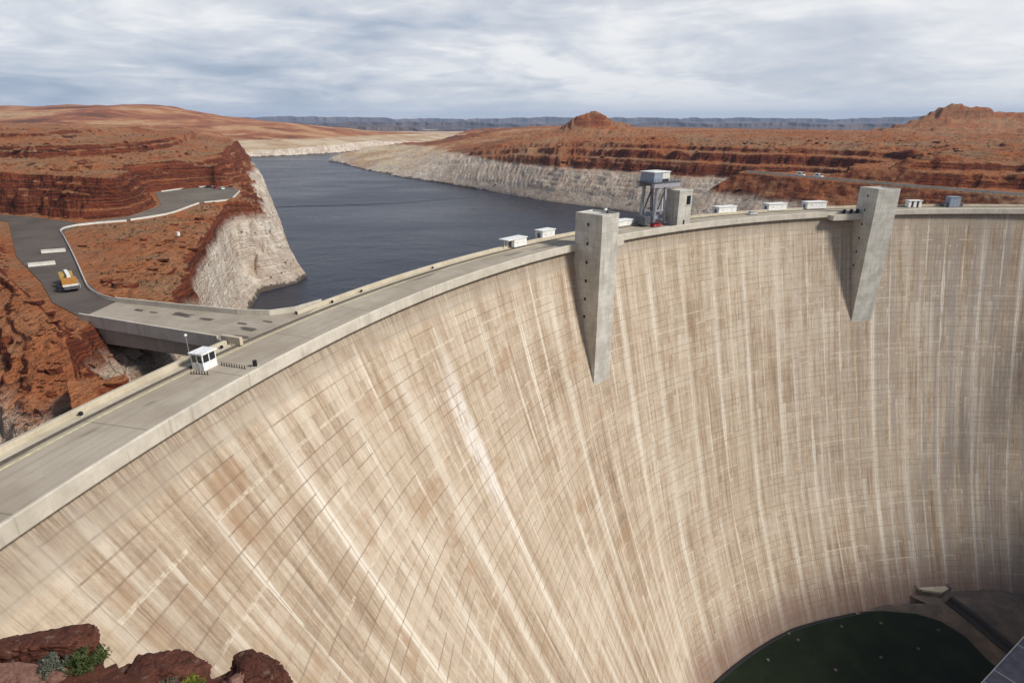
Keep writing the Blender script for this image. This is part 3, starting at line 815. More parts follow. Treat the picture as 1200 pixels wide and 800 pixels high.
def build_dam():
    dam = empty('dam', (0, 0, 0), 0, 'great curved concrete arch dam with streaked beige face holding back the lake', 'dam')
    zs = np.concatenate([[0.02], np.arange(-2, -174, -3.0)])
    A = np.linspace(DA0, DA1, 360); AA, ZZ = np.meshgrid(A, zs)
    rf = r_face(np.minimum(ZZ, 0), AA)
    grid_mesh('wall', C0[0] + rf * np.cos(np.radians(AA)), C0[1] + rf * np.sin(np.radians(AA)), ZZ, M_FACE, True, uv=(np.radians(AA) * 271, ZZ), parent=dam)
    arc_strip('upstream_wall', [(286.2, -90), (286.2, 1.2)], M_UP, DA0, DA1, 0.5, dam, True, False)
    # overhanging lip with a low parapet
    arc_strip('lip', [(274.0, -0.6), (272.6, 0.0), (271.5, 0.0), (271.3, 0.25), (271.3, 2.35), (271.42, 2.5), (271.72, 2.5), (271.8, 2.4), (271.8, 1.3), (274.0, 1.3)],
              M_LIP, DA0, DA1, 0.5, dam)
    arc_strip('crest_road', [(271.8, DECK), (283.6, DECK)], M_DECK, DA0, DA1, 0.5, dam, False, False)
    arc_strip('kerb', [(283.6, 1.3), (283.6, 1.82), (283.75, 1.86), (284.0, 1.86), (284.0, 1.3)], M_KERB, DA0, DA1, 0.5, dam)
    arc_strip('walkway', [(284.0, 1.3), (284.0, 1.80), (285.7, 1.80), (285.7, 1.3)], M_TAN, DA0, DA1, 0.5, dam)
    # upstream parapet, open where the bridge joins
    for a0, a1 in ((DA0, 156.6), (160.4, DA1)):
        arc_strip('parapet', [(285.7, 0.9), (285.7, 2.5), (285.8, 2.6), (286.4, 2.6), (286.5, 2.5), (286.5, 0.9)], M_TAN, a0, a1, 0.5, dam)
    ln = arc_strip('painted_line', [(282.5, DECK + 0.012), (282.85, DECK + 0.012)], M_YEL, DA0, DA1, 0.5, dam, False, False)
    return dam


build_dam()


def build_tower(ac, depth, width, ztop, label):
    """Elevator tower standing proud of the face; local +x = tangent to the right, +y = upstream, origin on the lip."""
    x, y = pol(ac, R_OUT)
    rz = R(ac - 90)
    t = empty('elevator_tower', (x, y, 0), rz, label, 'tower', 'elevator towers on the dam face')
    h = width / 2
    mb = MB(); mb.box(-h, h, -depth, 0.9, -75, ztop - 0.5, 0.10); mb.build('shaft', M_GREYC, t)
    mb = MB()
    for x0, x1, y0, y1 in ((-h, h, -depth, -depth + .35), (-h, h, .55, .9), (-h, -h + .35, -depth + .35, .55), (h - .35, h, -depth + .35, .55)):
        mb.box(x0, x1, y0, y1, ztop - 0.5, ztop)
    mb.build('parapet', M_GREYC, t)
    for k in range(7):
        z = ztop - 3.4 - k * 6.2
        yy = -depth * 0.45
        mb = MB(); mb.box(-h - 0.03, -h + 0.25, yy - .42, yy + .42, z - .5, z + .5); f = mb.build('window', M_DARK, t)
        mb = MB(); mb.box(-h - 0.08, -h - 0.035, yy - .6, yy + .6, z - .68, z - .54); mb.build('sill', M_GREYC, f)
    return t


T1 = build_tower(135.15, 9.9, 9.0, 12.6, 'nearer grey concrete elevator tower with a column of dark openings')
T2 = build_tower(101.9, 10.0, 11.0, 13.0, 'farther grey concrete elevator tower at the right of the crest')


def add_balcony(t, side, mat=M_LIP):
    """Bracketed look-out beside a tower; side -1 = left, +1 = right."""
    h = 4.3 if side > 0 else 5.5
    x0, x1 = (h + 0.1, h + 15.0) if side > 0 else (-h - 15.0, -h - 0.1)
    mb = MB(); mb.box(x0, x1, -4.2 if side < 0 else -2.4, .15, -.9, 1.25, .12)
    b = mb.build('balcony', mat, t)
    yb = -4.2 if side < 0 else -2.4
    mb = MB(); mb.box(x0 + .12, x1 - .12, yb + .12, yb + .3, 1.2, 1.9); mb.build('balustrade', mat, b)


add_balcony(T2, -1); add_balcony(T1, 1)


def place(t, lx, ly, z):
    """Plan point from a tower's own axes."""
    c, s = math.cos(t.rotation_euler.z), math.sin(t.rotation_euler.z)
    return (t.location.x + lx * c - ly * s, t.location.y + lx * s + ly * c, z)


def cabinet(t, lx, ly, label, first=None):
    p = place(t, lx, ly, 1.32)
    if first is None:
        o = empty('equipment_cabinet', p, t.rotation_euler.z, label, 'cabinet', 'dark cabinets on the look-outs beside the towers')
        mb = MB(); mb.box(-.55, .55, -.4, .4, 0.12, 2.1, .04); mb.box(-.5, .5, -.35, .35, 0, .12); mb.build('body', M_BLACK, o)
        mb = MB(); mb.box(-.6, .6, -.46, .46, 2.1, 2.2); mb.build('lid', M_STEELD, o)
        return o
    return copy_tree(first, p, t.rotation_euler.z, label)


cb = cabinet(T2, -17.5 + 4, -1.6, 'small dark upright cabinet on the look-out, farthest from the farther tower')
cabinet(T2, -9.8, -1.6, 'small dark upright cabinet on the look-out, middle one of three beside the farther tower', cb)
cabinet(T2, -6.7, -1.6, 'small dark upright cabinet on the look-out, closest to the farther tower', cb)
cabinet(T1, 16.2, -0.9, 'small dark upright cabinet on the look-out beside the nearer tower', cb)


# ---------------------------------------------------------------- roads, bridge, barriers on the west bank
def asphalt(name, c1, c2):
    m, nt, b = new_mat(name)
    P = nt.pos(); a = nt.noise(P, 0.06, 5, 0.6); f = nt.noise(P, 1.2, 4, 0.6); v = nt.noise(nt.scale(P, (.5, .12, 1)), 1, 4)
    col = nt.mix(nt.ss(a, 0.32, 0.68), c1, c2)
    col = nt.mix(nt.ss(v, 0.55, 0.7, 0, .35), col, tuple(c * .6 for c in c1))
    col = nt.mix(nt.ss(f, 0.5, 0.8, 0, .3), col, tuple(c * 1.4 for c in c2))
    nt.put(b.inputs['Base Color'], col); b.inputs['Roughness'].default_value = .92
    return m


M_ASPH = asphalt('brown_grey_asphalt', (0.082, 0.066, 0.056), (0.122, 0.100, 0.084))
M_ASPH2 = asphalt('dusty_lot_asphalt', (0.135, 0.115, 0.090), (0.18, 0.155, 0.125))


def sheet(name, poly, z, mat):
    bm = bmesh.new(); f = bm.faces.new([bm.verts.new((p[0], p[1], z if len(p) < 3 else p[2])) for p in poly])
    bmesh.ops.triangulate(bm, faces=[f])
    for f in bm.faces:
        f.normal_update()
        if f.normal.z < 0: f.normal_flip()
    me = bpy.data.meshes.new(name); bm.to_mesh(me); bm.free()
    return tag(link(name, me, mat), kind='structure')


LOT = [(-168, 221), (-171, 235), (-159, 247), (-152, 265), (-157, 300), (-148, 314), (-163, 362), (-192, 384), (-208, 352), (-172, 294), (-166, 258), (-176, 240)]
ROAD = [(-86, 114), (-86, 127.5), (-96, 133), (-112, 150), (-143, 189), (-168, 221), (-176, 240), (-180, 243), (-206, 256), (-240, 268), (-330, 296), (-330, 240), (-235, 258), (-206, 243), (-150, 176), (-120, 146), (-104, 128)]
sheet('road', ROAD, 1.70, M_ASPH)
sheet('car_park', LOT, 1.70, M_ASPH2)


def wall_line(name, pts, th, hgt, mat, label, cat, cap=None, gap=None):
    """Low wall along a polyline of (x, y, z)."""
    bm = bmesh.new(); P = [Vector((p[0], p[1], 0)) for p in pts]; n = len(P); rows = []
    for i, p in enumerate(P):
        t = (P[min(i + 1, n - 1)] - P[max(i - 1, 0)]).normalized(); nn = Vector((-t.y, t.x, 0))
        z = pts[i][2]
        prof = [(-th * .9, -0.4), (-th * .9, 0.08), (-th * .42, 0.32 * hgt), (-th * .3, hgt), (th * .3, hgt), (th * .42, 0.32 * hgt), (th * .9, 0.08), (th * .9, -0.4)]
        rows.append([bm.verts.new(p + nn * a + Vector((0, 0, z + b))) for a, b in prof])
    for A, B in zip(rows, rows[1:]):
        for k in range(len(A) - 1): bm.faces.new((A[k], A[k + 1], B[k + 1], B[k]))
    bm.faces.new(rows[0]); bm.faces.new(rows[-1][::-1])
    bmesh.ops.recalc_face_normals(bm, faces=bm.faces)
    me = bpy.data.meshes.new(name); bm.to_mesh(me); bm.free()
    return tag(link(name, me, mat), label, cat)


def smooth_line(pts, n=6):
    out = []
    P = [np.array(p, float) for p in pts]
    for i in range(len(P) - 1):
        p0 = P[max(i - 1, 0)]; p1 = P[i]; p2 = P[i + 1]; p3 = P[min(i + 2, len(P) - 1)]
        for k in range(n):
            t = k / n
            out.append(tuple(.5 * ((2 * p1) + (p2 - p0) * t + (2 * p0 - 5 * p1 + 4 * p2 - p3) * t * t + (3 * p1 - p0 - 3 * p2 + p3) * t ** 3)))
    out.append(tuple(P[-1])); return out


bw = [(-87.5, 128), (-95, 132), (-103, 139), (-112, 150), (-127, 169), (-143, 189), (-160, 210), (-169, 221), (-172, 229), (-169, 237), (-159, 245)]
wall_line('barrier_wall', [(x, y, 1.7) for x, y, *_ in smooth_line([(*p, 0) for p in bw])], 0.24, .62, M_KERBW, 'long white concrete barrier curving along the road up from the bridge', 'barrier')
wall_line('barrier_wall', [(x, y, 1.7) for x, y, *_ in smooth_line([(*p, 0) for p in [(-158.6, 247), (-154, 258), (-152.5, 268), (-155, 286), (-157, 301)]])], 0.24, .62, M_KERBW, 'off-white barrier along the near edge of the car park, above the cliff', 'barrier')
wall_line('barrier_wall', [(x, y, 1.7) for x, y in [(-155.6, 303.5), (-151, 309), (-147.3, 314.5), (-153, 333), (-160.5, 356)]], 0.24, .62, M_KERBW, 'white barrier round the far corner of the car park, with an angled end', 'barrier')
wall_line('barrier_wall', [(x, y, 1.7) for x, y, *_ in smooth_line([(*p, 0) for p in [(-166, 364), (-178, 375), (-190, 382), (-199, 374), (-205, 353)]])], 0.24, .62, M_KERBW, 'pale barrier closing the back of the car park, behind the parked cars', 'barrier')


def jersey(name, a, b, label):
    a, b = Vector((*a, 1.71)), Vector((*b, 1.71)); d = b - a; L = d.length
    mb = MB(); mb.side_prism([(-.62, 0), (.62, 0), (.62, .12), (.30, .42), (.22, 1.05), (-.22, 1.05), (-.30, .42), (-.62, .12)], -L / 2, L / 2)
    o = mb.build(name, M_KERBW); o.location = (a + b) / 2; o.rotation_euler = (0, 0, math.atan2(d.y, d.x) - PI / 2)
    return tag(o, label, 'barrier', 'white barriers laid across the road')


jersey('road_barrier', (-136.5, 163.2), (-131.2, 166.4), 'white concrete barrier laid across the asphalt road, the one nearer the crane truck')
jersey('road_barrier', (-146.5, 181.5), (-141.0, 184.3), 'white concrete barrier laid across the asphalt road beside the curving wall')


def build_bridge():
    b = empty('bridge', (0, 0, 0), 0, 'short flat concrete bridge linking the road on the left bank to the dam crest', 'bridge')
    near = [(-89.5, 116.2), (-70, 108.6), (-54.5, 102.6), (-51.2, 100.6)]
    far = [(-89.5, 127.6), (-72, 122.4), (-58, 118.6), (-51, 118.0), (-46.5, 120.4), (-42.6, 126.2)]
    inner = [pol(a, 284.1) for a in np.linspace(156.4, 160.5, 8)]
    poly = near + [p for p in inner[::-1]] + far[::-1]
    mb = MB(); mb.prism(poly, 0.85, 1.9); mb.build('deck', M_BRIDGE, b)
    def rail(pts, nm, th=.38, top=3.0):
        bm = bmesh.new(); n = len(pts); rows = []
        for i, p in enumerate(pts):
            p = Vector((*p, 0)); q0 = Vector((*pts[max(i - 1, 0)], 0)); q1 = Vector((*pts[min(i + 1, n - 1)], 0))
            t = (q1 - q0).normalized(); nn = Vector((-t.y, t.x, 0))
            rows.append([bm.verts.new(p + nn * a + Vector((0, 0, z))) for a, z in ((-th / 2, .45), (-th / 2, top), (th / 2, top), (th / 2, .45))])
        for A, B in zip(rows, rows[1:]):
            for k in range(4): bm.faces.new((A[k], A[(k + 1) % 4], B[(k + 1) % 4], B[k]))
        bm.faces.new(rows[0]); bm.faces.new(rows[-1][::-1]); bmesh.ops.recalc_face_normals(bm, faces=bm.faces)
        me = bpy.data.meshes.new(nm); bm.to_mesh(me); bm.free(); return link(nm, me, M_LIP, b)
    off = lambda pts, d: [(p[0], p[1] + d) for p in pts]
    rail(off(near[:3], -.22), 'parapet'); rail(off(far, .22), 'parapet')
    for (p, q, d) in ((near[0], near[2], 1.5), (near[0], near[2], 6.0), (far[0], far[3], -1.6)):
        mb = MB(); mb.bar((p[0], p[1] + d, -.9), (q[0] + 1, q[1] + d, -.9), .7, 3.3) if False else None
        a = Vector((p[0] - 4, p[1] + d, -1.1)); c = Vector((q[0] + 2, q[1] + d, -1.1)); dd = c - a; ang = math.atan2(dd.y, dd.x)
        mb.box(0, dd.length, -.4, .4, -1.9, 1.9); g = mb.build('girder', M_UP, b); g.location = a; g.rotation_euler = (0, 0, ang)
    # dark worn patches resurfaced on the deck
    rnd = random.Random(4)
    for (x, y, w, h) in ((-80.5, 121.6, 2.6, 1.1), (-76.5, 120, 2.2, .8), (-69.5, 118.4, 5.2, 1.9), (-63, 115.4, 3.2, 1.3), (-54.5, 112.6, 2.4, .9), (-51.8, 109.2, 3.6, 1.7), (-49.8, 113.8, 2.2, .8), (-51.4, 104.8, 4.2, 1.2)):
        sg = lambda v: math.copysign(abs(v) ** .45, v)
        pts = [(x + w * (.5 + .12 * rnd.uniform(-1, 1)) * sg(math.cos(t)) * (1 if rnd.random() > .2 else .8), y + h * .6 * sg(math.sin(t)) * rnd.uniform(.8, 1.1) - .36 * w * .5 * sg(math.cos(t)), 1.9) for t in np.linspace(0, 2 * PI, 17)[:-1]]
        mb = MB(); vs = [mb.bm.verts.new((p[0], p[1], 1.906)) for p in pts]; mb.bm.faces.new(vs); mb.build('patch', M_ASPH, b)
    # kerb lines
    mb = MB(); mb.bar((near[0][0], near[0][1] + 1.6, 1.98), (near[2][0] + 1, near[2][1] + 1.6, 1.98), .25, .16); mb.build('kerb', M_LIP, b)
    # stepped end wall where the parapet meets the crest walkway
    mb = MB(); mb.box(-.35, .35, -2.2, 2.2, 0, 1.5, .05); e = mb.build('end_wall', M_TAN, b); e.location = (*pol(160.25, 285.2), 1.8); e.rotation_euler = (0, 0, R(160.25 + 90))
    return b


build_bridge()


# ---------------------------------------------------------------- things on the crest
def crest_frame(a, r): return pol(a, r, 0), R(a - 90)


def crest_empty(name, a, r, z, label, cat, group=None):
    p = pol(a, r); return empty(name, (p[0], p[1], z), R(a - 90), label, cat, group)


def build_kiosk():
    k = crest_empty('guard_booth', 162.28, 281.6, DECK + .015, 'small white guard booth with dark windows all round at the roadside', 'booth')
    w, d = 1.45, 1.2                                  # half sizes: x along the road, y across it
    mb = MB(); mb.box(-w, w, -d, d, 0, 1.35)
    for x in (-w + .09, 0, w - .09):
        for y in (-d + .09, d - .09): mb.box(x - .09, x + .09, y - .09, y + .09, 1.35, 2.75)
    for x in (-w + .09, w - .09): mb.box(x - .09, x + .09, -.09, .09, 1.35, 2.75)
    mb.build('wall', M_WHITE, k)
    mb = MB(); mb.box(-w - .2, w + .2, -d - .2, d + .2, 2.75, 3.05, .06); mb.build('roof', M_WHITE, k)
    for i, (x0, x1, y0, y1) in enumerate(((-w + .18, -.09, -d + .05, -d + .09), (.09, w - .18, -d + .05, -d + .09), (-w + .18, -.09, d - .09, d - .05), (.09, w - .18, d - .09, d - .05),
                                          (-w + .05, -w + .09, -d + .18, -.09), (-w + .05, -w + .09, .09, d - .18), (w - .09, w - .05, -d + .18, -.09), (w - .09, w - .05, .09, d - .18))):
        mb = MB(); mb.box(x0, x1, y0, y1, 1.35, 2.75); mb.build('window', M_GLASS, k)
    mb = MB(); mb.box(-w - .03, -w - .001, -.45, .45, .05, 1.30); mb.build('door', M_OFFW, k)


build_kiosk()


def build_bollards():
    first = None
    L = [np.array((-52.2, 88.0)) + (np.array((-49.4, 87.7)) - np.array((-52.2, 88.0))) * k / 6 for k in range(7)]
    Rr = [np.array((-48.9, 91.6)) + (np.array((-44.4, 90.1)) - np.array((-48.9, 91.6))) * k / 9 for k in range(10)]
    for grp, pts, lab in (('short black posts in front of the guard booth', L, 'one of the short black posts in a row before the white booth end'),
                          ('short black posts reaching across the crest road', Rr, 'one of the short black posts in a row reaching across the road past the booth')):
        for p in pts:
            if first is None:
                first = empty('bollard', (p[0], p[1], DECK), 0, lab, 'bollard', grp)
                mb = MB(); mb.tube([(0, 0, 0), (0, 0, .03), (0, 0, .58), (0, 0, .62)], [.085, .075, .07, .04], 10); mb.build('post', M_BLACK, first)
                mb = MB(); mb.box(-.14, .14, -.14, .14, 0, .04); mb.build('base', M_BLACK, first)
            else:
                c = copy_tree(first, (p[0], p[1], DECK), 0, lab); c['group'] = grp


build_bollards()
g = empty('gate_post', (-43.0, 91.0, DECK), 0.3, 'dark squat gate post on a grey base at the downstream edge of the road', 'post')
mb = MB(); mb.box(-.32, .32, -.28, .28, .12, 1.15, .04); mb.build('housing', M_BLACK, g)
mb = MB(); mb.box(-.6, .6, -.5, .5, 0, .12); mb.build('base', M_LIP, g)
g = empty('camera_pole', (-54.6, 92.6, 1.8), 0, 'slender pole with a white globe head beside the guard booth', 'pole')
mb = MB(); mb.tube([(0, 0, 0), (0, 0, 4.6)], [.07, .045], 8); mb.build('pole', M_STEEL, g)
bmg = bmesh.new(); bmesh.ops.create_icosphere(bmg, subdivisions=2, radius=.26, matrix=Matrix.Translation((0, 0, 4.8)))
me = bpy.data.meshes.new('head'); bmg.to_mesh(me); bmg.free(); link('head', me, M_WHITE, g)


def build_parapet_lights():
    first = None
    for a, where in ((170.2, 'closest to the camera'), (166.2, 'second along from the camera'), (159.2 + 1.6, 'just past the guard booth'), (154.6, 'just beyond the bridge'), (152.6, 'second beyond the bridge'), (147.0, 'halfway to the flat-roofed white gate house')):
        lab = 'small dark lamp box on the upstream walkway, ' + where
        if first is None:
            p = pol(a, 285.0); first = empty('lamp_box', (*p, 1.8), R(a - 90), lab, 'lamp', 'dark lamp boxes along the upstream walkway')
            mb = MB(); mb.box(-.22, .22, -.2, .2, .1, .62, .03); mb.build('housing', M_BLACK, first)
            mb = MB(); mb.box(-.27, .27, -.25, .25, 0, .1); mb.build('base', M_LIP, first)
        else: copy_tree(first, (*pol(a, 285.0), 1.8), R(a - 90), lab)


build_parapet_lights()


def gate_house(a, r, L, D, H, label, ext=0.0):
    """White flat-roofed hoist house; x along the crest (negative = left)."""
    k = crest_empty('gate_house', a, r, 1.82, label, 'shed', 'white gate houses along the upstream side of the crest')
    mb = MB(); mb.box(-L / 2, L / 2, -D / 2, D / 2, 0.25, H, .04); mb.build('body', M_WHITE, k)
    mb = MB(); mb.box(-L / 2 - .25 - ext, L / 2 + .25, -D / 2 - .3, D / 2 + .3, H, H + .28, .03); mb.build('roof', M_WHITE, k)
    mb = MB(); mb.box(-L / 2 + .3, L / 2 - .3, -D / 2 + .2, D / 2 - .2, -.5, .25); mb.build('plinth', M_STEELD, k)
    mb = MB(); mb.box(-L / 2 - .03, -L / 2 - .001, -.6, .6, .35, 2.2 if H > 2.4 else H - .2); mb.build('door', M_STEELD, k)
    for x in (-L * .25, L * .25):
        mb = MB(); mb.box(x - .5, x + .5, -D / 2 - .03, -D / 2 - .001, H * .45, H * .75); mb.build('vent', M_OFFW, k)
    if ext > 1:
        mb = MB(); mb.box(-L / 2 - ext + .1, -L / 2 - ext + .3, -.1, .1, -.2, H); mb.build('post', M_OFFW, k)
    return k


gate_house(139.05, 285.4, 6.2, 3.6, 2.75, 'white gate house whose flat roof reaches over an open side, left of the nearer tower', 3.0)
gate_house(135.6, 287.5, 6.5, 3.4, 2.9, 'white gate house half hidden behind the nearer elevator tower')
gate_house(127.5, 286.4, 9.5, 3.4, 2.2, 'long low white gate house between the nearer tower and the gantry crane')
gate_house(115.15, 288.2, 10.2, 4.0, 3.0, 'white gate house with a shaded end, first one right of the gantry crane')
gate_house(109.5, 287.4, 10.2, 4.0, 3.0, 'white gate house with a shaded end, middle one of three before the farther tower')
gate_house(105.2, 286.6, 10.6, 4.0, 3.1, 'white gate house with a shaded end, closest to the farther tower')

k = crest_empty('booth', 95.0, 283.4, 1.82, 'white open booth with two dark openings just right of the farther tower', 'booth')
mb = MB(); mb.box(-3.2, 3.2, 1.0, 1.3, 0, 2.9)
for x0, x1 in ((-3.2, -2.0), (-.7, .7), (2.0, 3.2)): mb.box(x0, x1, -1.3, 1.0, 0, 2.9)
mb.build('wall', M_WHITE, k)
mb = MB(); mb.box(-3.5, 3.5, -1.6, 1.6, 2.9, 3.2, .04); mb.build('roof', M_WHITE, k)
for x in (-1.35, 1.35):
    mb = MB(); mb.box(x - .65, x + .65, -.6, -.5, 0, 2.9); mb.build('door', M_BLACK, k)
k = crest_empty('equipment_house', 91.0, 284.0, 1.82, 'blue-grey equipment house with dark boxes for its side shadows on the far crest', 'shed')
mb = MB(); mb.box(-2.5, 2.5, -1.8, 1.8, 0, 4.4, .05); mb.build('body', M_BLUEG, k)
mb = MB(); mb.box(-2.7, 2.7, -2, 2, 4.4, 4.65); mb.build('roof', M_BLUEG, k)
for x in (-3.6, 3.6):  # dark boxes stand in for the shadows beside the house
    mb = MB(); mb.box(x - 1.0, x + 1.0, -1.2, 1.2, 0, 1.7, .04); mb.build('side_shadow_box', M_STEELD, k)


def build_car(name, label, loc, rz, paint, L=4.7, Wd=1.85, H=1.5, van=False, group=None):
    c = empty(name, loc, rz, label, 'van' if van else 'car', group)
    h = Wd / 2
    low = [(-L / 2, .45), (-L / 2 + .1, .28), (L / 2 - .1, .28), (L / 2, .45), (L / 2 - .02, .72), (L / 2 - .25, .84), (L * .20, .95), (-L * .36, .97), (-L / 2 + .06, .90)]
    if van: low[5:] = [(L / 2 - .2, .95), (L * .3, 1.1), (-L * .36, 1.1), (-L / 2 + .04, 1.08)]
    top = [(L * .19, .95), (L * .06, H - .06), (L * .02, H), (-L * .24, H), (-L * .30, H - .06), (-L * .42, .96)]
    if van: top = [(L * .33, 1.1), (L * .22, H - .08), (L * .18, H), (-L * .46, H), (-L * .48, H - .08), (-L * .49, 1.09)]
    mb = MB(); mb.side_prism(low, -h, h); mb.build('body', paint, c)
    mb = MB(); mb.side_prism(top, -h + .12, h - .12); cab = mb.build('cabin', paint, c)
    g = MB()
    zc0, zc1 = (1.0, H - .12) if not van else (1.15, H - .3)
    for s in (-1, 1):
        y = s * (h - .12)
        for x0, x1 in ((-L * .33, -L * .10), (-L * .08, L * .07)):
            g.box(x0, x1, min(y, y + s * .012), max(y, y + s * .012), zc0, zc1)
    a, b = top[0], top[1]
    vs = [g.bm.verts.new((a[0] - .04 + .02, y, a[1] + .06)) for y in (-h + .2, h - .2)] + [g.bm.verts.new((b[0] + .04, y, b[1] - .04)) for y in (h - .2, -h + .2)]
    bmesh.ops.translate(g.bm, verts=vs, vec=(.05, 0, .02)); g.bm.faces.new(vs)
    a, b = top[5], top[4]
    vs = [g.bm.verts.new((a[0] + .04, y, a[1] + .08)) for y in (-h + .2, h - .2)] + [g.bm.verts.new((b[0] - .03, y, b[1] - .04)) for y in (h - .2, -h + .2)]
    bmesh.ops.translate(g.bm, verts=vs, vec=(-.05, 0, .02)); g.bm.faces.new(vs)
    g.build('window', M_GLASS, c)
    for x in (-L * .30, L * .30):
        for s in (-1, 1):
            mb = MB(); mb.cyl((x, s * (h - .1), .33), (0, 1, 0), .33, .24, 16); w = mb.build('wheel', M_TYRE, c)
            mb = MB(); mb.cyl((x, s * (h + .022), .33), (0, 1, 0), .2, .02, 12); mb.build('rim', M_SILVER, w)
    for s in (-1, 1):
        mb = MB(); mb.box(L / 2 - .05, L / 2 + .012, s * (h - .32) - .16, s * (h - .32) + .16, .58, .72); mb.build('headlight', M_GLASS, c)
    return c


def crest_car(name, label, a, r, paint, **k):
    p = pol(a, r); return build_car(name, label, (p[0], p[1], DECK + .02), R(a - 90), paint, **k)


crest_car('car', 'silver-white car on the crest road between two white gate houses', 113.2, 281.0, M_SILVER)
crest_car('car', 'red car parked at the foot of the gantry crane', 125.2, 278.2, M_RED, L=5.2, H=1.9)
build_car('car', 'white car at the end of a line of cars in the car park', (-176.0, 366.5, 1.71), R(140), M_CARW)
build_car('car', 'dark red car in the middle of the line in the car park', (-182.0, 371.5, 1.71), R(140), M_RED)
build_car('car', 'black car beside the dark red one in the car park', (-188.0, 374.5, 1.71), R(175), M_CARB)


def build_gantry():
    g = crest_empty('gantry_crane', 124.85, 282.2, 1.84, 'tall grey steel gantry crane with a white-roofed machine house standing on the crest', 'crane')
    g.scale = (1, 1, 1.1)
    def col(name, pts, w, mat=M_STEEL, p=g):
        mb = MB()
        for a, b in zip(pts, pts[1:]): mb.bar(a, b, w)
        return mb.build(name, mat, p)
    for x in (-2.6, 2.6):
        for y in (-3.4, 3.4):
            col('leg', [(x * 1.2, y, 1.3), (x * .85, y, 13.2)], .95)
        mb = MB(); mb.box(x * 1.2 - .55, x * 1.2 + .55, -4.4, 4.4, .5, 1.3, .05); s = mb.build('sill_beam', M_STEEL, g)
        for y in (-3.6, 3.6):
            mb = MB(); mb.box(x * 1.2 - .4, x * 1.2 + .4, y - 1.0, y + 1.0, 0, .5); mb.build('bogie', M_STEELD, s)
    for y in (-3.4, 3.4):
        col('brace', [(-3.0, y, 2.0), (0, y, 7.6), (2.4, y, 12.6)], .4, M_STEELD)
        col('brace', [(-2.7, y, 5.2), (2.7, y, 5.2)], .55)
    mb = MB(); mb.box(-5.2, 9.4, -4.6, -3.2, 13.2, 14.8, .05); mb.build('girder', M_STEEL, g)
    mb = MB(); mb.box(-5.2, 9.4, 3.2, 4.6, 13.2, 14.8, .05); mb.build('girder', M_STEEL, g)
    mb = MB(); mb.box(-5.4, 9.6, -4.9, 4.9, 14.8, 15.05); pl = mb.build('platform', M_STEELD, g)
    mb = MB()
    for x in np.linspace(-5.2, 9.4, 9):
        for y in (-4.8, 4.8): mb.box(x - .05, x + .05, y - .05, y + .05, 15.05, 16.2)
    for y in (-4.8, 4.8):
        mb.bar((-5.3, y, 16.15), (9.5, y, 16.15), .07); mb.bar((-5.3, y, 15.65), (9.5, y, 15.65), .06)
    mb.build('railing', M_STEELD, pl)
    mb = MB(); mb.box(-4.4, 4.2, -3.4, 3.6, 15.05, 18.2, .06); h = mb.build('machine_house', M_BLUEG, g)
    mb = MB(); mb.box(-4.7, 4.5, -3.7, 3.9, 18.2, 18.55, .05); mb.build('roof', M_WHITE, h)
    mb = MB(); mb.box(.2, 4.23, -3.43, -3.41, 15.5, 18.0); mb.build('panel', M_OFFW, h)
    mb = MB(); mb.box(.3, 3.6, -3.46, -3.44, 15.1, 16.0); mb.build('opening', M_DARK, h)
    mb = MB(); mb.box(-1.6, 1.6, -2, 2, 2.0, 4.4, .08); mb.build('hoist_block', M_BLUEG, g)
    mb = MB()
    for x in (-.5, .5): mb.tube([(x, 0, 4.4), (x, 0, 13.4)], .1, 6)
    mb.build('hoist_rope', M_BLACK, g)
    mb = MB(); mb.box(1.4, 2.3, -3.3, -2.5, 4.5, 12.6, .05); mb.build('lift_shaft', M_WHITE, g)
    mb = MB()
    for s in (-.25, .25): mb.bar((-3.3, -3.9 + s, 1.3), (-2.7, -3.9 + s, 13.2), .07)
    for z in np.arange(1.8, 13, .5): mb.bar((-3.28 + (z - 1.3) * .05, -4.15, z), (-3.28 + (z - 1.3) * .05, -3.65, z), .05)
    mb.build('ladder', M_STEELD, g)
    mb = MB(); mb.box(-7.2, -3.9, -3.0, 2.0, .4, 3.4, .06); mb.build('control_box', M_STEELD, g)


build_gantry()
t = crest_empty('hoist_tower', 123.0, 277.6, 0, 'square pale concrete hoist tower beside the gantry crane, one dark window near its top', 'tower')
mb = MB(); mb.box(-3.7, 3.7, -3.7, 3.7, 1.3, 14.6, .08); mb.build('shaft', M_GREYC, t)
mb = MB(); mb.box(-3.85, 3.85, -3.85, 3.85, 14.6, 15.2, .05); mb.build('cornice', M_GREYC, t)
mb = MB(); mb.box(.6, 2.8, -3.74, -3.702, 9.6, 13.0); w = mb.build('window', M_GLASS, t)
mb = MB(); mb.box(.4, 3.0, -3.9, -3.702, 9.3, 9.6); mb.build('sill', M_GREYC, w)
mb = MB(); mb.box(-.4, .5, -3.74, -3.702, 1.7, 3.8); mb.build('door', M_BLACK, t)
mb = MB(); mb.box(3.7, 4.9, -2.5, -.5, 1.6, 4.6, .04); mb.build('annex', M_WHITE, t)

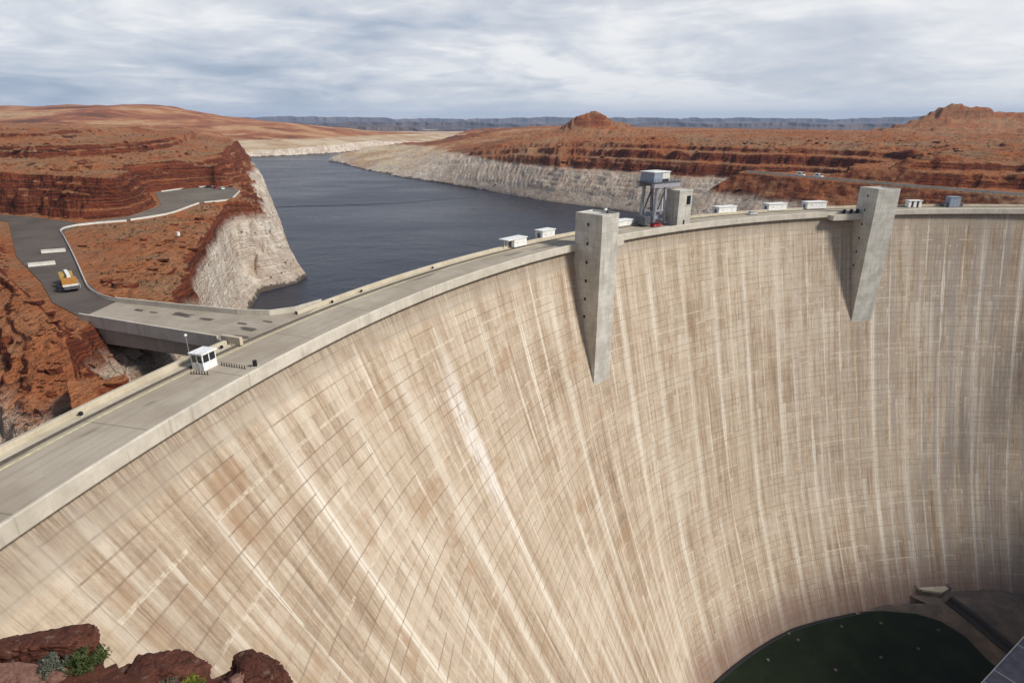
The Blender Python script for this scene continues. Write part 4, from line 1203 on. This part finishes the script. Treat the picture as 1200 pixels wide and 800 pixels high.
f = empty('roof_lamp', place(T1, 1.5, -6.5, 12.1), T1.rotation_euler.z, 'pale lamp on a short stand on top of the nearer elevator tower', 'lamp')
mb = MB(); mb.tube([(0, 0, 0), (0, 0, 1.2)], .07, 8); mb.build('stand', M_STEEL, f)
mb = MB(); mb.box(-.5, .5, -.35, .35, 1.2, 1.75, .05); mb.build('lamp_head', M_WHITE, f)
f = empty('roof_box', place(T1, 3.1, -6.5, 12.1), T1.rotation_euler.z, 'dark purple-grey box beside the lamp on top of the nearer tower', 'box')
mb = MB(); mb.box(-.55, .55, -.4, .4, .1, 1.5, .05); mb.build('body', M_STEELD, f)
mb = MB(); mb.box(-.65, .65, -.5, .5, 1.5, 1.62); mb.build('lid', M_BLACK, f)


# ---------------------------------------------------------------- mobile crane parked on the road
def build_crane_truck():
    c = empty('crane_truck', (-109.4, 141.2, 1.71), math.atan2(148 - 136, -113 + 103.0), 'orange and white crane truck parked on the asphalt road above the bridge', 'truck')
    # +x = front (away from the camera)
    mb = MB(); mb.box(-6.2, 6.2, -1.35, 1.35, .75, 1.45, .06); mb.build('chassis', M_STEELD, c)
    for x in (-4.9, -3.4, 3.2, 4.8):
        for s in (-1, 1):
            mb = MB(); mb.cyl((x, s * 1.12, .62), (0, 1, 0), .62, .5, 18); w = mb.build('wheel', M_TYRE, c)
            mb = MB(); mb.cyl((x, s * 1.39, .62), (0, 1, 0), .34, .05, 12); mb.build('rim', M_YELM, w)
    mb = MB(); mb.box(-6.4, -4.2, -1.55, 1.55, 1.5, 3.3, .08); k = mb.build('counterweight', M_ORANGE, c)
    mb = MB(); mb.box(-6.43, -6.40, -1.5, 1.5, 1.55, 2.05); mb.build('stripe', M_OFFW, k)
    mb = MB(); mb.box(-4.2, -.4, -1.4, -.1, 1.5, 2.9, .08); mb.box(-4.2, -.8, .5, 1.45, 1.5, 2.6, .06); mb.build('engine_deck', M_ORANGE, c)
    mb = MB(); mb.side_prism([(-.3, 1.5), (1.6, 1.5), (1.9, 2.2), (1.5, 3.4), (-.3, 3.4)], .45, 1.5); k = mb.build('crane_cab', M_YELM, c)
    mb = MB(); mb.box(0, 1.3, 1.5, 1.52, 2.3, 3.2); mb.build('window', M_GLASS, k)
    mb = MB(); mb.bar((-3.6, -.2, 3.3), (5.4, -.2, 3.0), .7, .8); b = mb.build('boom', M_WHITE, c)
    mb = MB(); mb.bar((5.4, -.2, 3.0), (7.0, -.2, 2.8), .7, .75); mb.build('boom_tip', M_OFFW, b)
    mb = MB(); mb.tube([(-1.6, -.2, 2.2), (2.2, -.2, 2.7)], .2, 10); mb.build('lift_ram', M_STEEL, b)
    mb = MB(); mb.side_prism([(4.4, 1.45), (6.3, 1.45), (6.4, 2.1), (6.1, 2.9), (4.4, 2.9)], -1.4, 1.4); k = mb.build('drive_cab', M_YELM, c)
    mb = MB(); mb.box(6.25, 6.42, -1.2, 1.2, 2.1, 2.75); mb.build('windscreen', M_GLASS, k)
    for x in (1.9, -2.6):
        for s in (-1, 1):
            mb = MB(); mb.box(x - .2, x + .2, min(s * 1.3, s * 2.1), max(s * 1.3, s * 2.1), .85, 1.15); mb.box(x - .12, x + .12, s * 2.0 - .1, s * 2.0 + .1, .1, 1.25)
            o = mb.build('outrigger', M_STEEL, c)
            mb = MB(); mb.box(x - .45, x + .45, s * 2.0 - .35, s * 2.0 + .35, 0, .1); mb.build('foot_pad', M_STEELD, o)


build_crane_truck()
g = empty('marker_drum', (-121.5, 214.5, 1.25), 0, 'small round white marker drum alone on the red bench above the cliff', 'drum')
mb = MB(); mb.tube([(0, 0, 0), (0, 0, 1.2)], .55, 14); mb.build('body', M_WHITE, g)
mb = MB(); mb.tube([(0, 0, 1.2), (0, 0, 1.3)], .6, 14); mb.build('lid', M_OFFW, g)


# ---------------------------------------------------------------- overlook road on the right bank
def strip_road(name, pts, w, dz, mat, off=0.0):
    P = smooth_line(pts, 6); L = []; Rr = []
    for i, p in enumerate(P):
        q0 = P[max(i - 1, 0)]; q1 = P[min(i + 1, len(P) - 1)]; t = Vector((q1[0] - q0[0], q1[1] - q0[1], 0)).normalized(); n = Vector((-t.y, t.x, 0))
        a = Vector(p) + n * (off - w / 2); b = Vector(p) + n * (off + w / 2)
        L.append((a.x, a.y, p[2] + dz)); Rr.append((b.x, b.y, p[2] + dz))
    A = np.array([L, Rr])
    return grid_mesh(name, A[..., 0], A[..., 1], A[..., 2], mat, False)


M_TRACK = asphalt('dusty_pale_track', (0.26, 0.205, 0.155), (0.34, 0.275, 0.215))
tag(strip_road('road', RROAD, 9.0, 0.12, M_TRACK), kind='structure')
gp = []
P_ = smooth_line(RROAD, 6)
for i, p in enumerate(P_):
    q0 = P_[max(i - 1, 0)]; q1 = P_[min(i + 1, len(P_) - 1)]; t = Vector((q1[0] - q0[0], q1[1] - q0[1], 0)).normalized()
    gp.append((p[0] + t.y * 5.0, p[1] - t.x * 5.0, p[2]))
wall_line('roadside_wall', gp, 0.45, 1.15, M_LIP, 'long low pale wall along the overlook road on the right bank', 'wall')
build_car('van', 'white van parked on the right bank overlook road, the left one of two', (197, 416, 5.62), R(-62), M_CARW, 5.8, 2.1, 2.5, True, 'white vans on the overlook road')
build_car('van', 'white van parked on the right bank overlook road, the right one of two', (203.5, 404.5, 5.60), R(-62), M_CARW, 5.8, 2.1, 2.4, True, 'white vans on the overlook road')


# ---------------------------------------------------------------- foot of the dam
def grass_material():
    m, nt, b = new_mat('shade_darkened_lawn')
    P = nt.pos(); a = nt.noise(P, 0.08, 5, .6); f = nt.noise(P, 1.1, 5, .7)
    c = nt.mix(nt.ss(a, .35, .65), (0.011, 0.017, 0.008), (0.018, 0.026, 0.011)); c = nt.mix(nt.ss(f, .45, .75, 0, .5), c, (0.024, 0.026, 0.013))  # near-black grass: the deep shade at the dam foot is put into its colour
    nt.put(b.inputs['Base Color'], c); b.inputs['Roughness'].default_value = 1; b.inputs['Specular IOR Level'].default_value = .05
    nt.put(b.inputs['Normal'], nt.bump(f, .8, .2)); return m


M_APRON = concrete('dusty_apron', (0.105, 0.085, 0.072), (0.19, 0.150, 0.112), (0.06, 0.05, 0.045), .12, .6)
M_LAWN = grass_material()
edge = [pol(a, float(r_face(TOE, a)) - 1.6) for a in np.arange(104, 151, 1.0)]
RW = [(157.5, 211.5), (172, 212), (186, 210.4), (194.5, 206), (199.5, 197.5), (200, 186), (205, 170), (214, 150)]
LAWN = [(x, y) for x, y in edge][::-1] + [(p[0], p[1]) for p in RW] + [(215, 100), (60, 100)]
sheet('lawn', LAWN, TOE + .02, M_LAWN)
ch = [pol(a, float(r_face(TOE, a)) - 0.9, TOE) for a in np.arange(106, 151, 1.0)]
wall_line('drain_kerb', ch, 0.8, .55, M_BLACK, 'dark kerb following the foot of the dam round the lawn', 'kerb')


def build_lawn_boxes():
    first = None
    for i, (x, y) in enumerate(((122.4, 199.0), (124.9, 195.5), (107.7, 185.4), (147.8, 202.9), (166.5, 204.8), (155.9, 186.7), (133.6, 180.5), (174.5, 191.0), (190.0, 200.9))):
        lab = 'one of the small pale concrete boxes dotted over the dark lawn'
        if first is None:
            first = empty('valve_box', (x, y, TOE + .02), .4, lab, 'box', 'pale boxes dotted over the lawn')
            mb = MB(); mb.box(-.55, .55, -.5, .5, 0, .4, .04); mb.build('body', M_APRON, first)
            mb = MB(); mb.box(-.45, .45, -.4, .4, .4, .47); mb.build('lid', M_APRON, first)
        else: copy_tree(first, (x, y, TOE + .02), .4 + i * .7, lab)


build_lawn_boxes()


def build_toe():
    # raised terrace right of the lawn: retaining wall down to the grass, dusty top up to the dam foot
    w = empty('retaining_wall', (0, 0, 0), 0, 'dark stained retaining wall bounding the right of the lawn below the dusty terrace', 'wall')
    lo = [Vector((*p, TOE - 1)) for p in RW]
    top = [Vector((172, 214.5, -171)), Vector((186.5, 214.5, -170)), Vector((192, 213.0, -168.6)), Vector((199, 210.5, -168)), Vector((205.5, 200.5, -168)), Vector((206.5, 189, -168)), Vector((211, 174, -168)), Vector((221, 152, -168))]
    bm = bmesh.new(); A = [bm.verts.new(p) for p in lo]; B = [bm.verts.new(p) for p in top]
    for i in range(len(A) - 1): bm.faces.new((A[i], A[i + 1], B[i + 1], B[i]))
    me = bpy.data.meshes.new('face'); bm.to_mesh(me); bm.free(); link('face', me, M_APRON, w)
    far = [(178, 226), (205, 224), (240, 217), (262, 200), (262, 150)]
    mb = MB(); vs = [mb.bm.verts.new(p) for p in [tuple(v) for v in top[2:]]] + [mb.bm.verts.new((x, y, z)) for (x, y), z in zip(far[::-1], (-168, -168, -167, -166.5, -168.5))]
    mb.bm.faces.new(vs); mb.build('terrace', M_APRON, w)
    # wall along the terrace head, black for the shade on its side
    pts = smooth_line([(202.5, 213.5, -167.6), (204.6, 207, -167.6), (206.6, 200, -167.6), (208.4, 190, -167.6), (213, 176, -167.6), (219, 162, -167.6)], 5)
    wall_line('shaded_edge_wall', pts, 3.2, 2.6, M_BLACK, 'dark wall along the terrace edge from the ledge, black for its shaded side', 'shaded_edge_wall')
    # ledge built out from the dam face
    l = empty('ledge_platform', (0, 0, 0), 0, 'pale six-sided concrete ledge built out from the foot of the dam face', 'platform')
    k = 206 / 200.0
    pl = [(x * k, y * k) for x, y in [(185.6, 217.8), (184.4, 213.8), (186.0, 211.2), (194.4, 209.4), (200.0, 212.2), (199.8, 217.0)]]
    ins = [(p[0] + (198.5 - p[0]) * .06, p[1] + (220.5 - p[1]) * .06) for p in pl]
    mb = MB(); mb.prism(pl, -173, -166.0); mb.build('base', M_APRON, l)
    mb = MB(); mb.prism(ins, -166.0, -165.7); mb.build('top_slab', M_TAN, l)
    mb = MB()
    for a, b in zip(pl, pl[1:]):
        mb.bar((*a, -164.9), (*b, -164.9), .16); mb.bar((*a, -165.4), (*b, -165.4), .12)
    for p in pl: mb.box(p[0] - .1, p[0] + .1, p[1] - .1, p[1] + .1, -166, -164.7)
    mb.build('railing', M_BLACK, l)
    # power station roof corner
    s = empty('power_station', (0, 0, 0), 0, 'flat grey power station roof with pale seams at the bottom right', 'building')
    u = Vector((202.1 - 169.7, 177.2 - 156.5, 0)).normalized(); v = Vector((u.y, -u.x, 0)); o = Vector((169.7, 156.5, 0))
    q = lambda a, b, z: o + u * a + v * b + Vector((0, 0, z))
    mb = MB(); pts = [q(-40, 0, 0), q(60, 0, 0), q(60, 45, 0), q(-40, 45, 0)]
    mb.prism([(p.x, p.y) for p in pts], -173, -150.4); mb.build('wall', M_APRON, s)
    M_ROOF = simple('grey_roof_membrane', (0.16, 0.16, 0.185), .8, var=.15, vscale=.3, dirt=(0.10, 0.10, 0.12))
    mb = MB(); pts = [q(-40.2, -.2, 0), q(60.2, -.2, 0), q(60.2, 45.2, 0), q(-40.2, 45.2, 0)]; mb.prism([(p.x, p.y) for p in pts], -150.4, -150.0); r_ = mb.build('roof', M_ROOF, s)
    mb = MB(); mb.bar(q(-40, .1, -149.9), q(60, .1, -149.9), .3, .3)
    for a in (-24, -12, 1.5, 10.4, 31.5, 44): mb.bar(q(a, .3, -149.96), q(a, 45, -149.96), .34, .12)
    mb.build('seam', M_OFFW, r_)


build_toe()


# ---------------------------------------------------------------- rocks and shrubs on the near ledge
def rock_mat(name, dark, mid, light):
    m, nt, b = new_mat(name)
    P = nt.pos(); X, Y, Z = nt.sep(P)
    a = nt.noise(P, 1.1, 5, .62); f = nt.noise(P, 9, 5, .65)
    st = nt.noise(nt.xyz(nt.mul(X, .35), nt.mul(Y, .35), nt.mul(nt.add(Z, nt.mul(a, .25)), 7.0)), 1, 5, .65)
    c = nt.ramp(nt.add(nt.mul(st, .6), nt.mul(a, .4)), [(.34, dark), (.5, mid), (.66, light)])
    c = nt.mix(nt.ss(f, .46, .66, 0, .6), c, dark)
    g = nt.noise(P, 30, 4, .7); c = nt.mix(nt.ss(g, .54, .72, 0, .5), c, light); lich = nt.noise(P, 3.2, 5, .7)
    c = nt.mix(nt.ss(lich, .60, .66, 0, .45), c, (.22, .17, .14))
    nt.put(b.inputs['Base Color'], c); b.inputs['Roughness'].default_value = .92
    nt.put(b.inputs['Normal'], nt.bump(nt.add(nt.mul(st, .7), nt.add(nt.mul(f, .45), nt.mul(nt.noise(P, 22, 4, .7), .25))), 1.0, .11)); return m


M_RDARK = rock_mat('dark_red_sandstone', (.042, .015, .010), (.100, .034, .021), (.185, .072, .045))
bpy.data.objects['canyon_rim'].data.materials[0] = M_RDARK  # darker rock gives the near ledge its shaded look
M_RPINK = rock_mat('pale_pink_sandstone', (.13, .062, .046), (.24, .125, .092), (.33, .19, .145))


def rock(name, loc, size, seed, mat, label, rz=0.0, boxy=3.0, cuts=9):
    rnd = random.Random(seed)
    bm = bmesh.new(); bmesh.ops.create_icosphere(bm, subdivisions=6, radius=1.0)
    planes = []
    for _ in range(cuts):
        n = Vector((rnd.gauss(0, 1), rnd.gauss(0, 1), rnd.gauss(0, .55))).normalized(); planes.append((n, rnd.uniform(.62, .92)))
    off = Vector((seed * 3.7, seed * 1.3, seed * 2.1))
    for v in bm.verts:
        d = v.co.normalized()
        k = (abs(d.x) ** boxy + abs(d.y) ** boxy + abs(d.z) ** boxy) ** (-1 / boxy)
        p = d * k
        for n, h in planes:
            e = p.dot(n) - h
            if e > 0: p = p - n * e * .93
        q = Vector((p.x * size[0], p.y * size[1], p.z * size[2]))
        led = math.sin(q.z * 9 + 2.2 * mnoise.noise(q * .8 + off)) * .035
        cr = abs(mnoise.noise(q * 2.6 + off * 1.7)); crk = -.10 * max(0, 1 - cr / .09)
        st = math.floor(q.z * 5.5 + 1.3 * mnoise.noise(q * .7 + off)) ; led2 = .07 * mnoise.noise(Vector((st * 3.1, seed, q.x * .7)))
        q += Vector((d.x, d.y, d.z * .4)) * (led + led2 + crk + .15 * mnoise.noise(q * 1.3 + off) + .07 * mnoise.noise(q * 3.7 + off) + .035 * mnoise.noise(q * 9 + off) + .015 * mnoise.noise(q * 22 + off))
        v.co = Vector((q.x, q.y, q.z * .88))
    me = bpy.data.meshes.new(name); bm.to_mesh(me); bm.free()
    o = link(name, me, mat); o.location = loc; o.rotation_euler = (rnd.uniform(-.1, .1), rnd.uniform(-.1, .1), rz)
    return tag(o, label, 'rock')


rock('boulder', (-13.6, 12.75, 25.66), (1.75, .8, .75), 3, M_RDARK, 'dark red layered rock at the left end of the near ledge', .1)
rock('boulder', (-12.35, 12.55, 25.51), (.75, .6, .52), 5, M_RDARK, 'dark red rock behind the green bush on the near ledge', .3)
rock('boulder', (-13.4, 11.75, 25.82), (1.5, .55, .55), 8, M_RPINK, 'smooth pale reddish slab in front of the layered rock on the near ledge', .05)
rock('boulder', (-11.7, 11.6, 25.5), (1.0, .5, .5), 11, M_RPINK, 'low dusty pink rock below the green bush on the near ledge', .2)
rock('boulder', (-10.75, 12.05, 25.31), (.7, .5, .4), 31, M_RDARK, 'low dark rock in the dip of the near ledge beside the green bush', .5)
rock('boulder', (-9.7, 12.2, 25.51), (1.2, .6, .55), 14, M_RDARK, 'broad dark red hump in the middle of the near ledge', .12)
rock('boulder', (-8.85, 11.75, 25.31), (.55, .45, .42), 27, M_RDARK, 'small dark rock behind the yellow-green bush on the near ledge', .9)
rock('boulder', (-7.1, 12.05, 25.41), (1.0, .65, .80), 17, M_RDARK, 'dark red angular block at the right end of the near ledge', -.35, 4)
rock('boulder', (-7.45, 11.45, 25.95), (.32, .3, .34), 21, M_RPINK, 'pale pink angular boulder leaning on the dark block of the near ledge', .6, 4)
rock('boulder', (-6.75, 11.4, 25.72), (.42, .3, .34), 23, M_RPINK, 'small flat pink boulder at the right edge of the near ledge', .1, 4)
rock('boulder', (-8.0, 11.2, 25.31), (.5, .4, .34), 25, M_RDARK, 'dark broken rock under the pale pink boulder of the near ledge', .4)


def leaf_mat(name, a, b_):
    m, nt, b = new_mat(name)
    n = nt.noise(nt.pos(), 6.0, 3); c = nt.mix(nt.ss(n, .35, .65), a, b_); nt.put(b.inputs['Base Color'], c); b.inputs['Roughness'].default_value = .8
    return m


M_STEM = simple('twig_bark', (.10, .075, .055), .9)


def bush(loc, rad, hgt, mat, seed, label, n=1500):
    rnd = random.Random(seed); o = empty('bush', loc, rnd.uniform(0, 6), label, 'bush')
    mb = MB(); tips = []
    for k in range(26):
        a = rnd.uniform(0, 2 * PI); r = rad * math.sqrt(rnd.random()) * .92
        h = hgt * (1 - .55 * (r / rad) ** 2) * rnd.uniform(.72, 1.05)
        p1 = Vector((math.cos(a) * r * .45, math.sin(a) * r * .45, h * .5)); p2 = Vector((math.cos(a) * r, math.sin(a) * r, h))
        mb.tube([(0, 0, -.15), p1, p2], [.018, .012, .004], 5); tips.append((p1, p2))
    mb.build('stem', M_STEM, o)
    bm = bmesh.new()
    for k in range(n):
        p1, p2 = tips[rnd.randrange(len(tips))]; t = rnd.betavariate(2.4, 1.2)
        c = p1.lerp(p2, t) + Vector((rnd.gauss(0, 1), rnd.gauss(0, 1), rnd.gauss(0, .8))) * rad * .085
        u = Vector((rnd.gauss(0, 1), rnd.gauss(0, 1), rnd.gauss(.6, 1))).normalized(); w = u.orthogonal().normalized(); w.rotate(Matrix.Rotation(rnd.uniform(0, 6.28), 3, u))
        L = rnd.uniform(.03, .062); B = L * .32
        bm.faces.new([bm.verts.new(c - u * L), bm.verts.new(c + w * B), bm.verts.new(c + u * L), bm.verts.new(c - w * B)])
    me = bpy.data.meshes.new('foliage'); bm.to_mesh(me); bm.free(); link('foliage', me, mat, o)
    return o


bush((-12.55, 11.95, 25.89), .46, .5, leaf_mat('sage_leaves', (.085, .095, .065), (.13, .14, .105)), 4, 'grey-green sagebrush between the rocks at the left of the near ledge', 1700)
bush((-11.72, 12.15, 25.84), .55, .62, leaf_mat('green_leaves', (.040, .060, .016), (.085, .105, .035)), 6, 'rounded dark green bush on the lip of the near ledge', 2300)
bush((-8.3, 11.35, 25.79), .55, .5, leaf_mat('yellow_green_leaves', (.10, .115, .012), (.19, .19, .028)), 9, 'bright yellow-green bush at the bottom edge of the near ledge', 2300)
bush((-9.2, 11.5, 25.69), .3, .42, leaf_mat('dry_leaves', (.09, .075, .05), (.14, .12, .08)), 12, 'thin dry grey shrub left of the yellow-green bush', 600)


# ---------------------------------------------------------------- scrub dotted over the flats (uncountable)
def build_scrub():
    rs = np.random.RandomState(5)
    x = np.concatenate([rs.uniform(-175, -75, 900), rs.uniform(-420, -120, 1600), rs.uniform(0, 700, 2400)])
    y = np.concatenate([rs.uniform(130, 320, 900), rs.uniform(240, 900, 1600), rs.uniform(430, 1100, 2400)])
    d0 = sdist(x, y, LAKE); sp = sdist(x, y, PAD)
    e = 1.5; hx = height(x + e, y) - height(x - e, y); hy = height(x, y + e) - height(x, y - e); z = height(x, y)
    slope = np.hypot(hx, hy) / (2 * e)
    k = (d0 > 8) & (sp > 3) & (slope < .45) & (z > -4) & (fbm(x, y, 40, 3, 77) > -.25) & (np.hypot(x - C0[0], y - C0[1]) > 300)
    rd, _, _ = pline(x, y, RROAD); k &= rd > 9
    x, y, z = x[k], y[k], z[k]
    V = []; F = []
    for px, py, pz in zip(x, y, z):
        s = rs.uniform(.25, .7) * (1.0 if py < 420 else 1.5)
        for _ in range(12):
            c = np.array([rs.normal(0, .42), rs.normal(0, .42), abs(rs.normal(.3, .25))]) * s + (px, py, pz)
            t = rs.normal(0, .36 * s, (3, 3)); i = len(V)
            V.extend(c + t); F.append((i, i + 1, i + 2))
    me = bpy.data.meshes.new('scrub'); me.from_pydata([tuple(v) for v in V], [], F)
    tag(link('desert_scrub', me, leaf_mat('scrub_leaves', (.062, .052, .030), (.12, .095, .058))), 'low dark desert scrub dotted over the red flats', 'scrub', kind='stuff')


build_scrub()


def build_rubble():
    """Fallen blocks on the benches and at the feet of the cliffs."""
    rs = np.random.RandomState(11)
    x = np.concatenate([rs.uniform(-170, -58, 5200), rs.uniform(-300, -90, 5200), rs.uniform(-40, 420, 5000)])
    y = np.concatenate([rs.uniform(84, 210, 5200), rs.uniform(180, 420, 5200), rs.uniform(380, 760, 5000)])
    d0 = sdist(x, y, LAKE); sp = sdist(x, y, PAD); e = 1.2
    z = height(x, y); slope = np.hypot(height(x + e, y) - height(x - e, y), height(x, y + e) - height(x, y - e)) / (2 * e)
    rd, _, _ = pline(x, y, RROAD)
    k = (d0 > 1) & (sp > 2.5) & (rd > 9) & (np.hypot(x - C0[0], y - C0[1]) > 291) & (slope > .12) & (slope < 1.6) & (fbm(x, y, 26, 3, 91) + rs.uniform(-.5, .5, len(x)) > .02)
    bm = bmesh.new(); bmesh.ops.create_icosphere(bm, subdivisions=1, radius=1.0)
    base = np.array([v.co[:] for v in bm.verts]); fc = np.array([[v.index for v in f.verts] for f in bm.faces]); bm.free()
    V = []; F = []; n = 0
    for px, py, pz in zip(x[k], y[k], z[k]):
        s = rs.pareto(2.6) * .35 + .22; s = min(s, 2.1) * (1 if py < 420 else 1.5)
        q = base * rs.uniform(.62, 1.25, (len(base), 1)) * np.array([rs.uniform(.8, 1.4), rs.uniform(.8, 1.4), rs.uniform(.55, .9)]) * s
        q[:, 2] = np.sign(q[:, 2]) * np.minimum(np.abs(q[:, 2]), s * .55)
        a = rs.uniform(0, 6.28); ca, sa = math.cos(a), math.sin(a)
        V.append(np.stack([q[:, 0] * ca - q[:, 1] * sa + px, q[:, 0] * sa + q[:, 1] * ca + py, q[:, 2] + pz + s * .18], -1)); F.append(fc + n); n += len(base)
    V = np.concatenate(V); F = np.concatenate(F)
    me = bpy.data.meshes.new('rubble'); me.from_pydata(V.tolist(), [], F.tolist())
    tag(link('fallen_rocks', me, M_TERR), 'fallen blocks and rubble littering the red slopes and cliff feet', 'rubble', kind='stuff')


build_rubble()

bo = MB(); pts = smooth_line([(-246, 590, WATER + .12), (-222, 604, WATER + .12), (-180, 612, WATER + .12), (-120, 632, WATER + .12), (-60, 676, WATER + .12), (-8, 712, WATER + .12)], 10)
bo.tube(pts, .26, 6); tag(bo.build('floating_boom', M_BLACK), 'thin dark floating boom strung across the lake', 'boom')

g = empty('steel_frame', (-78.6, 78.0, -5.2), R(128), 'dark slatted steel frame on the pale rock behind the crest at the left edge', 'frame')
mb = MB()
for x in (-2.6, 0, 2.6): mb.bar((x, 0, -1.5), (x, 0, 2.6), .22)
mb.build('post', M_BLACK, g)
for z in (.2, .9, 1.6, 2.3):
    mb = MB(); mb.bar((-3, .15, z), (3, .15, z), .16, .3); mb.build('slat', M_BLACK, g)

# ---------------------------------------------------------------- air
hm = bpy.data.materials.new('haze_air'); hm.use_nodes = True
nt = NT(hm.node_tree); nt.n.remove(nt.n['Principled BSDF'])
pv = nt.n.new('ShaderNodeVolumePrincipled'); pv.inputs['Color'].default_value = (.55, .72, 1.0, 1); pv.inputs['Density'].default_value = 4.6e-5; pv.inputs['Anisotropy'].default_value = 0.0
nt.l.new(pv.outputs[0], nt.n['Material Output'].inputs['Volume'])
mb = MB(); mb.box(-28000, 28000, -28000, 28000, -260, 420); hz = mb.build('haze', hm); tag(hz, kind='stuff')
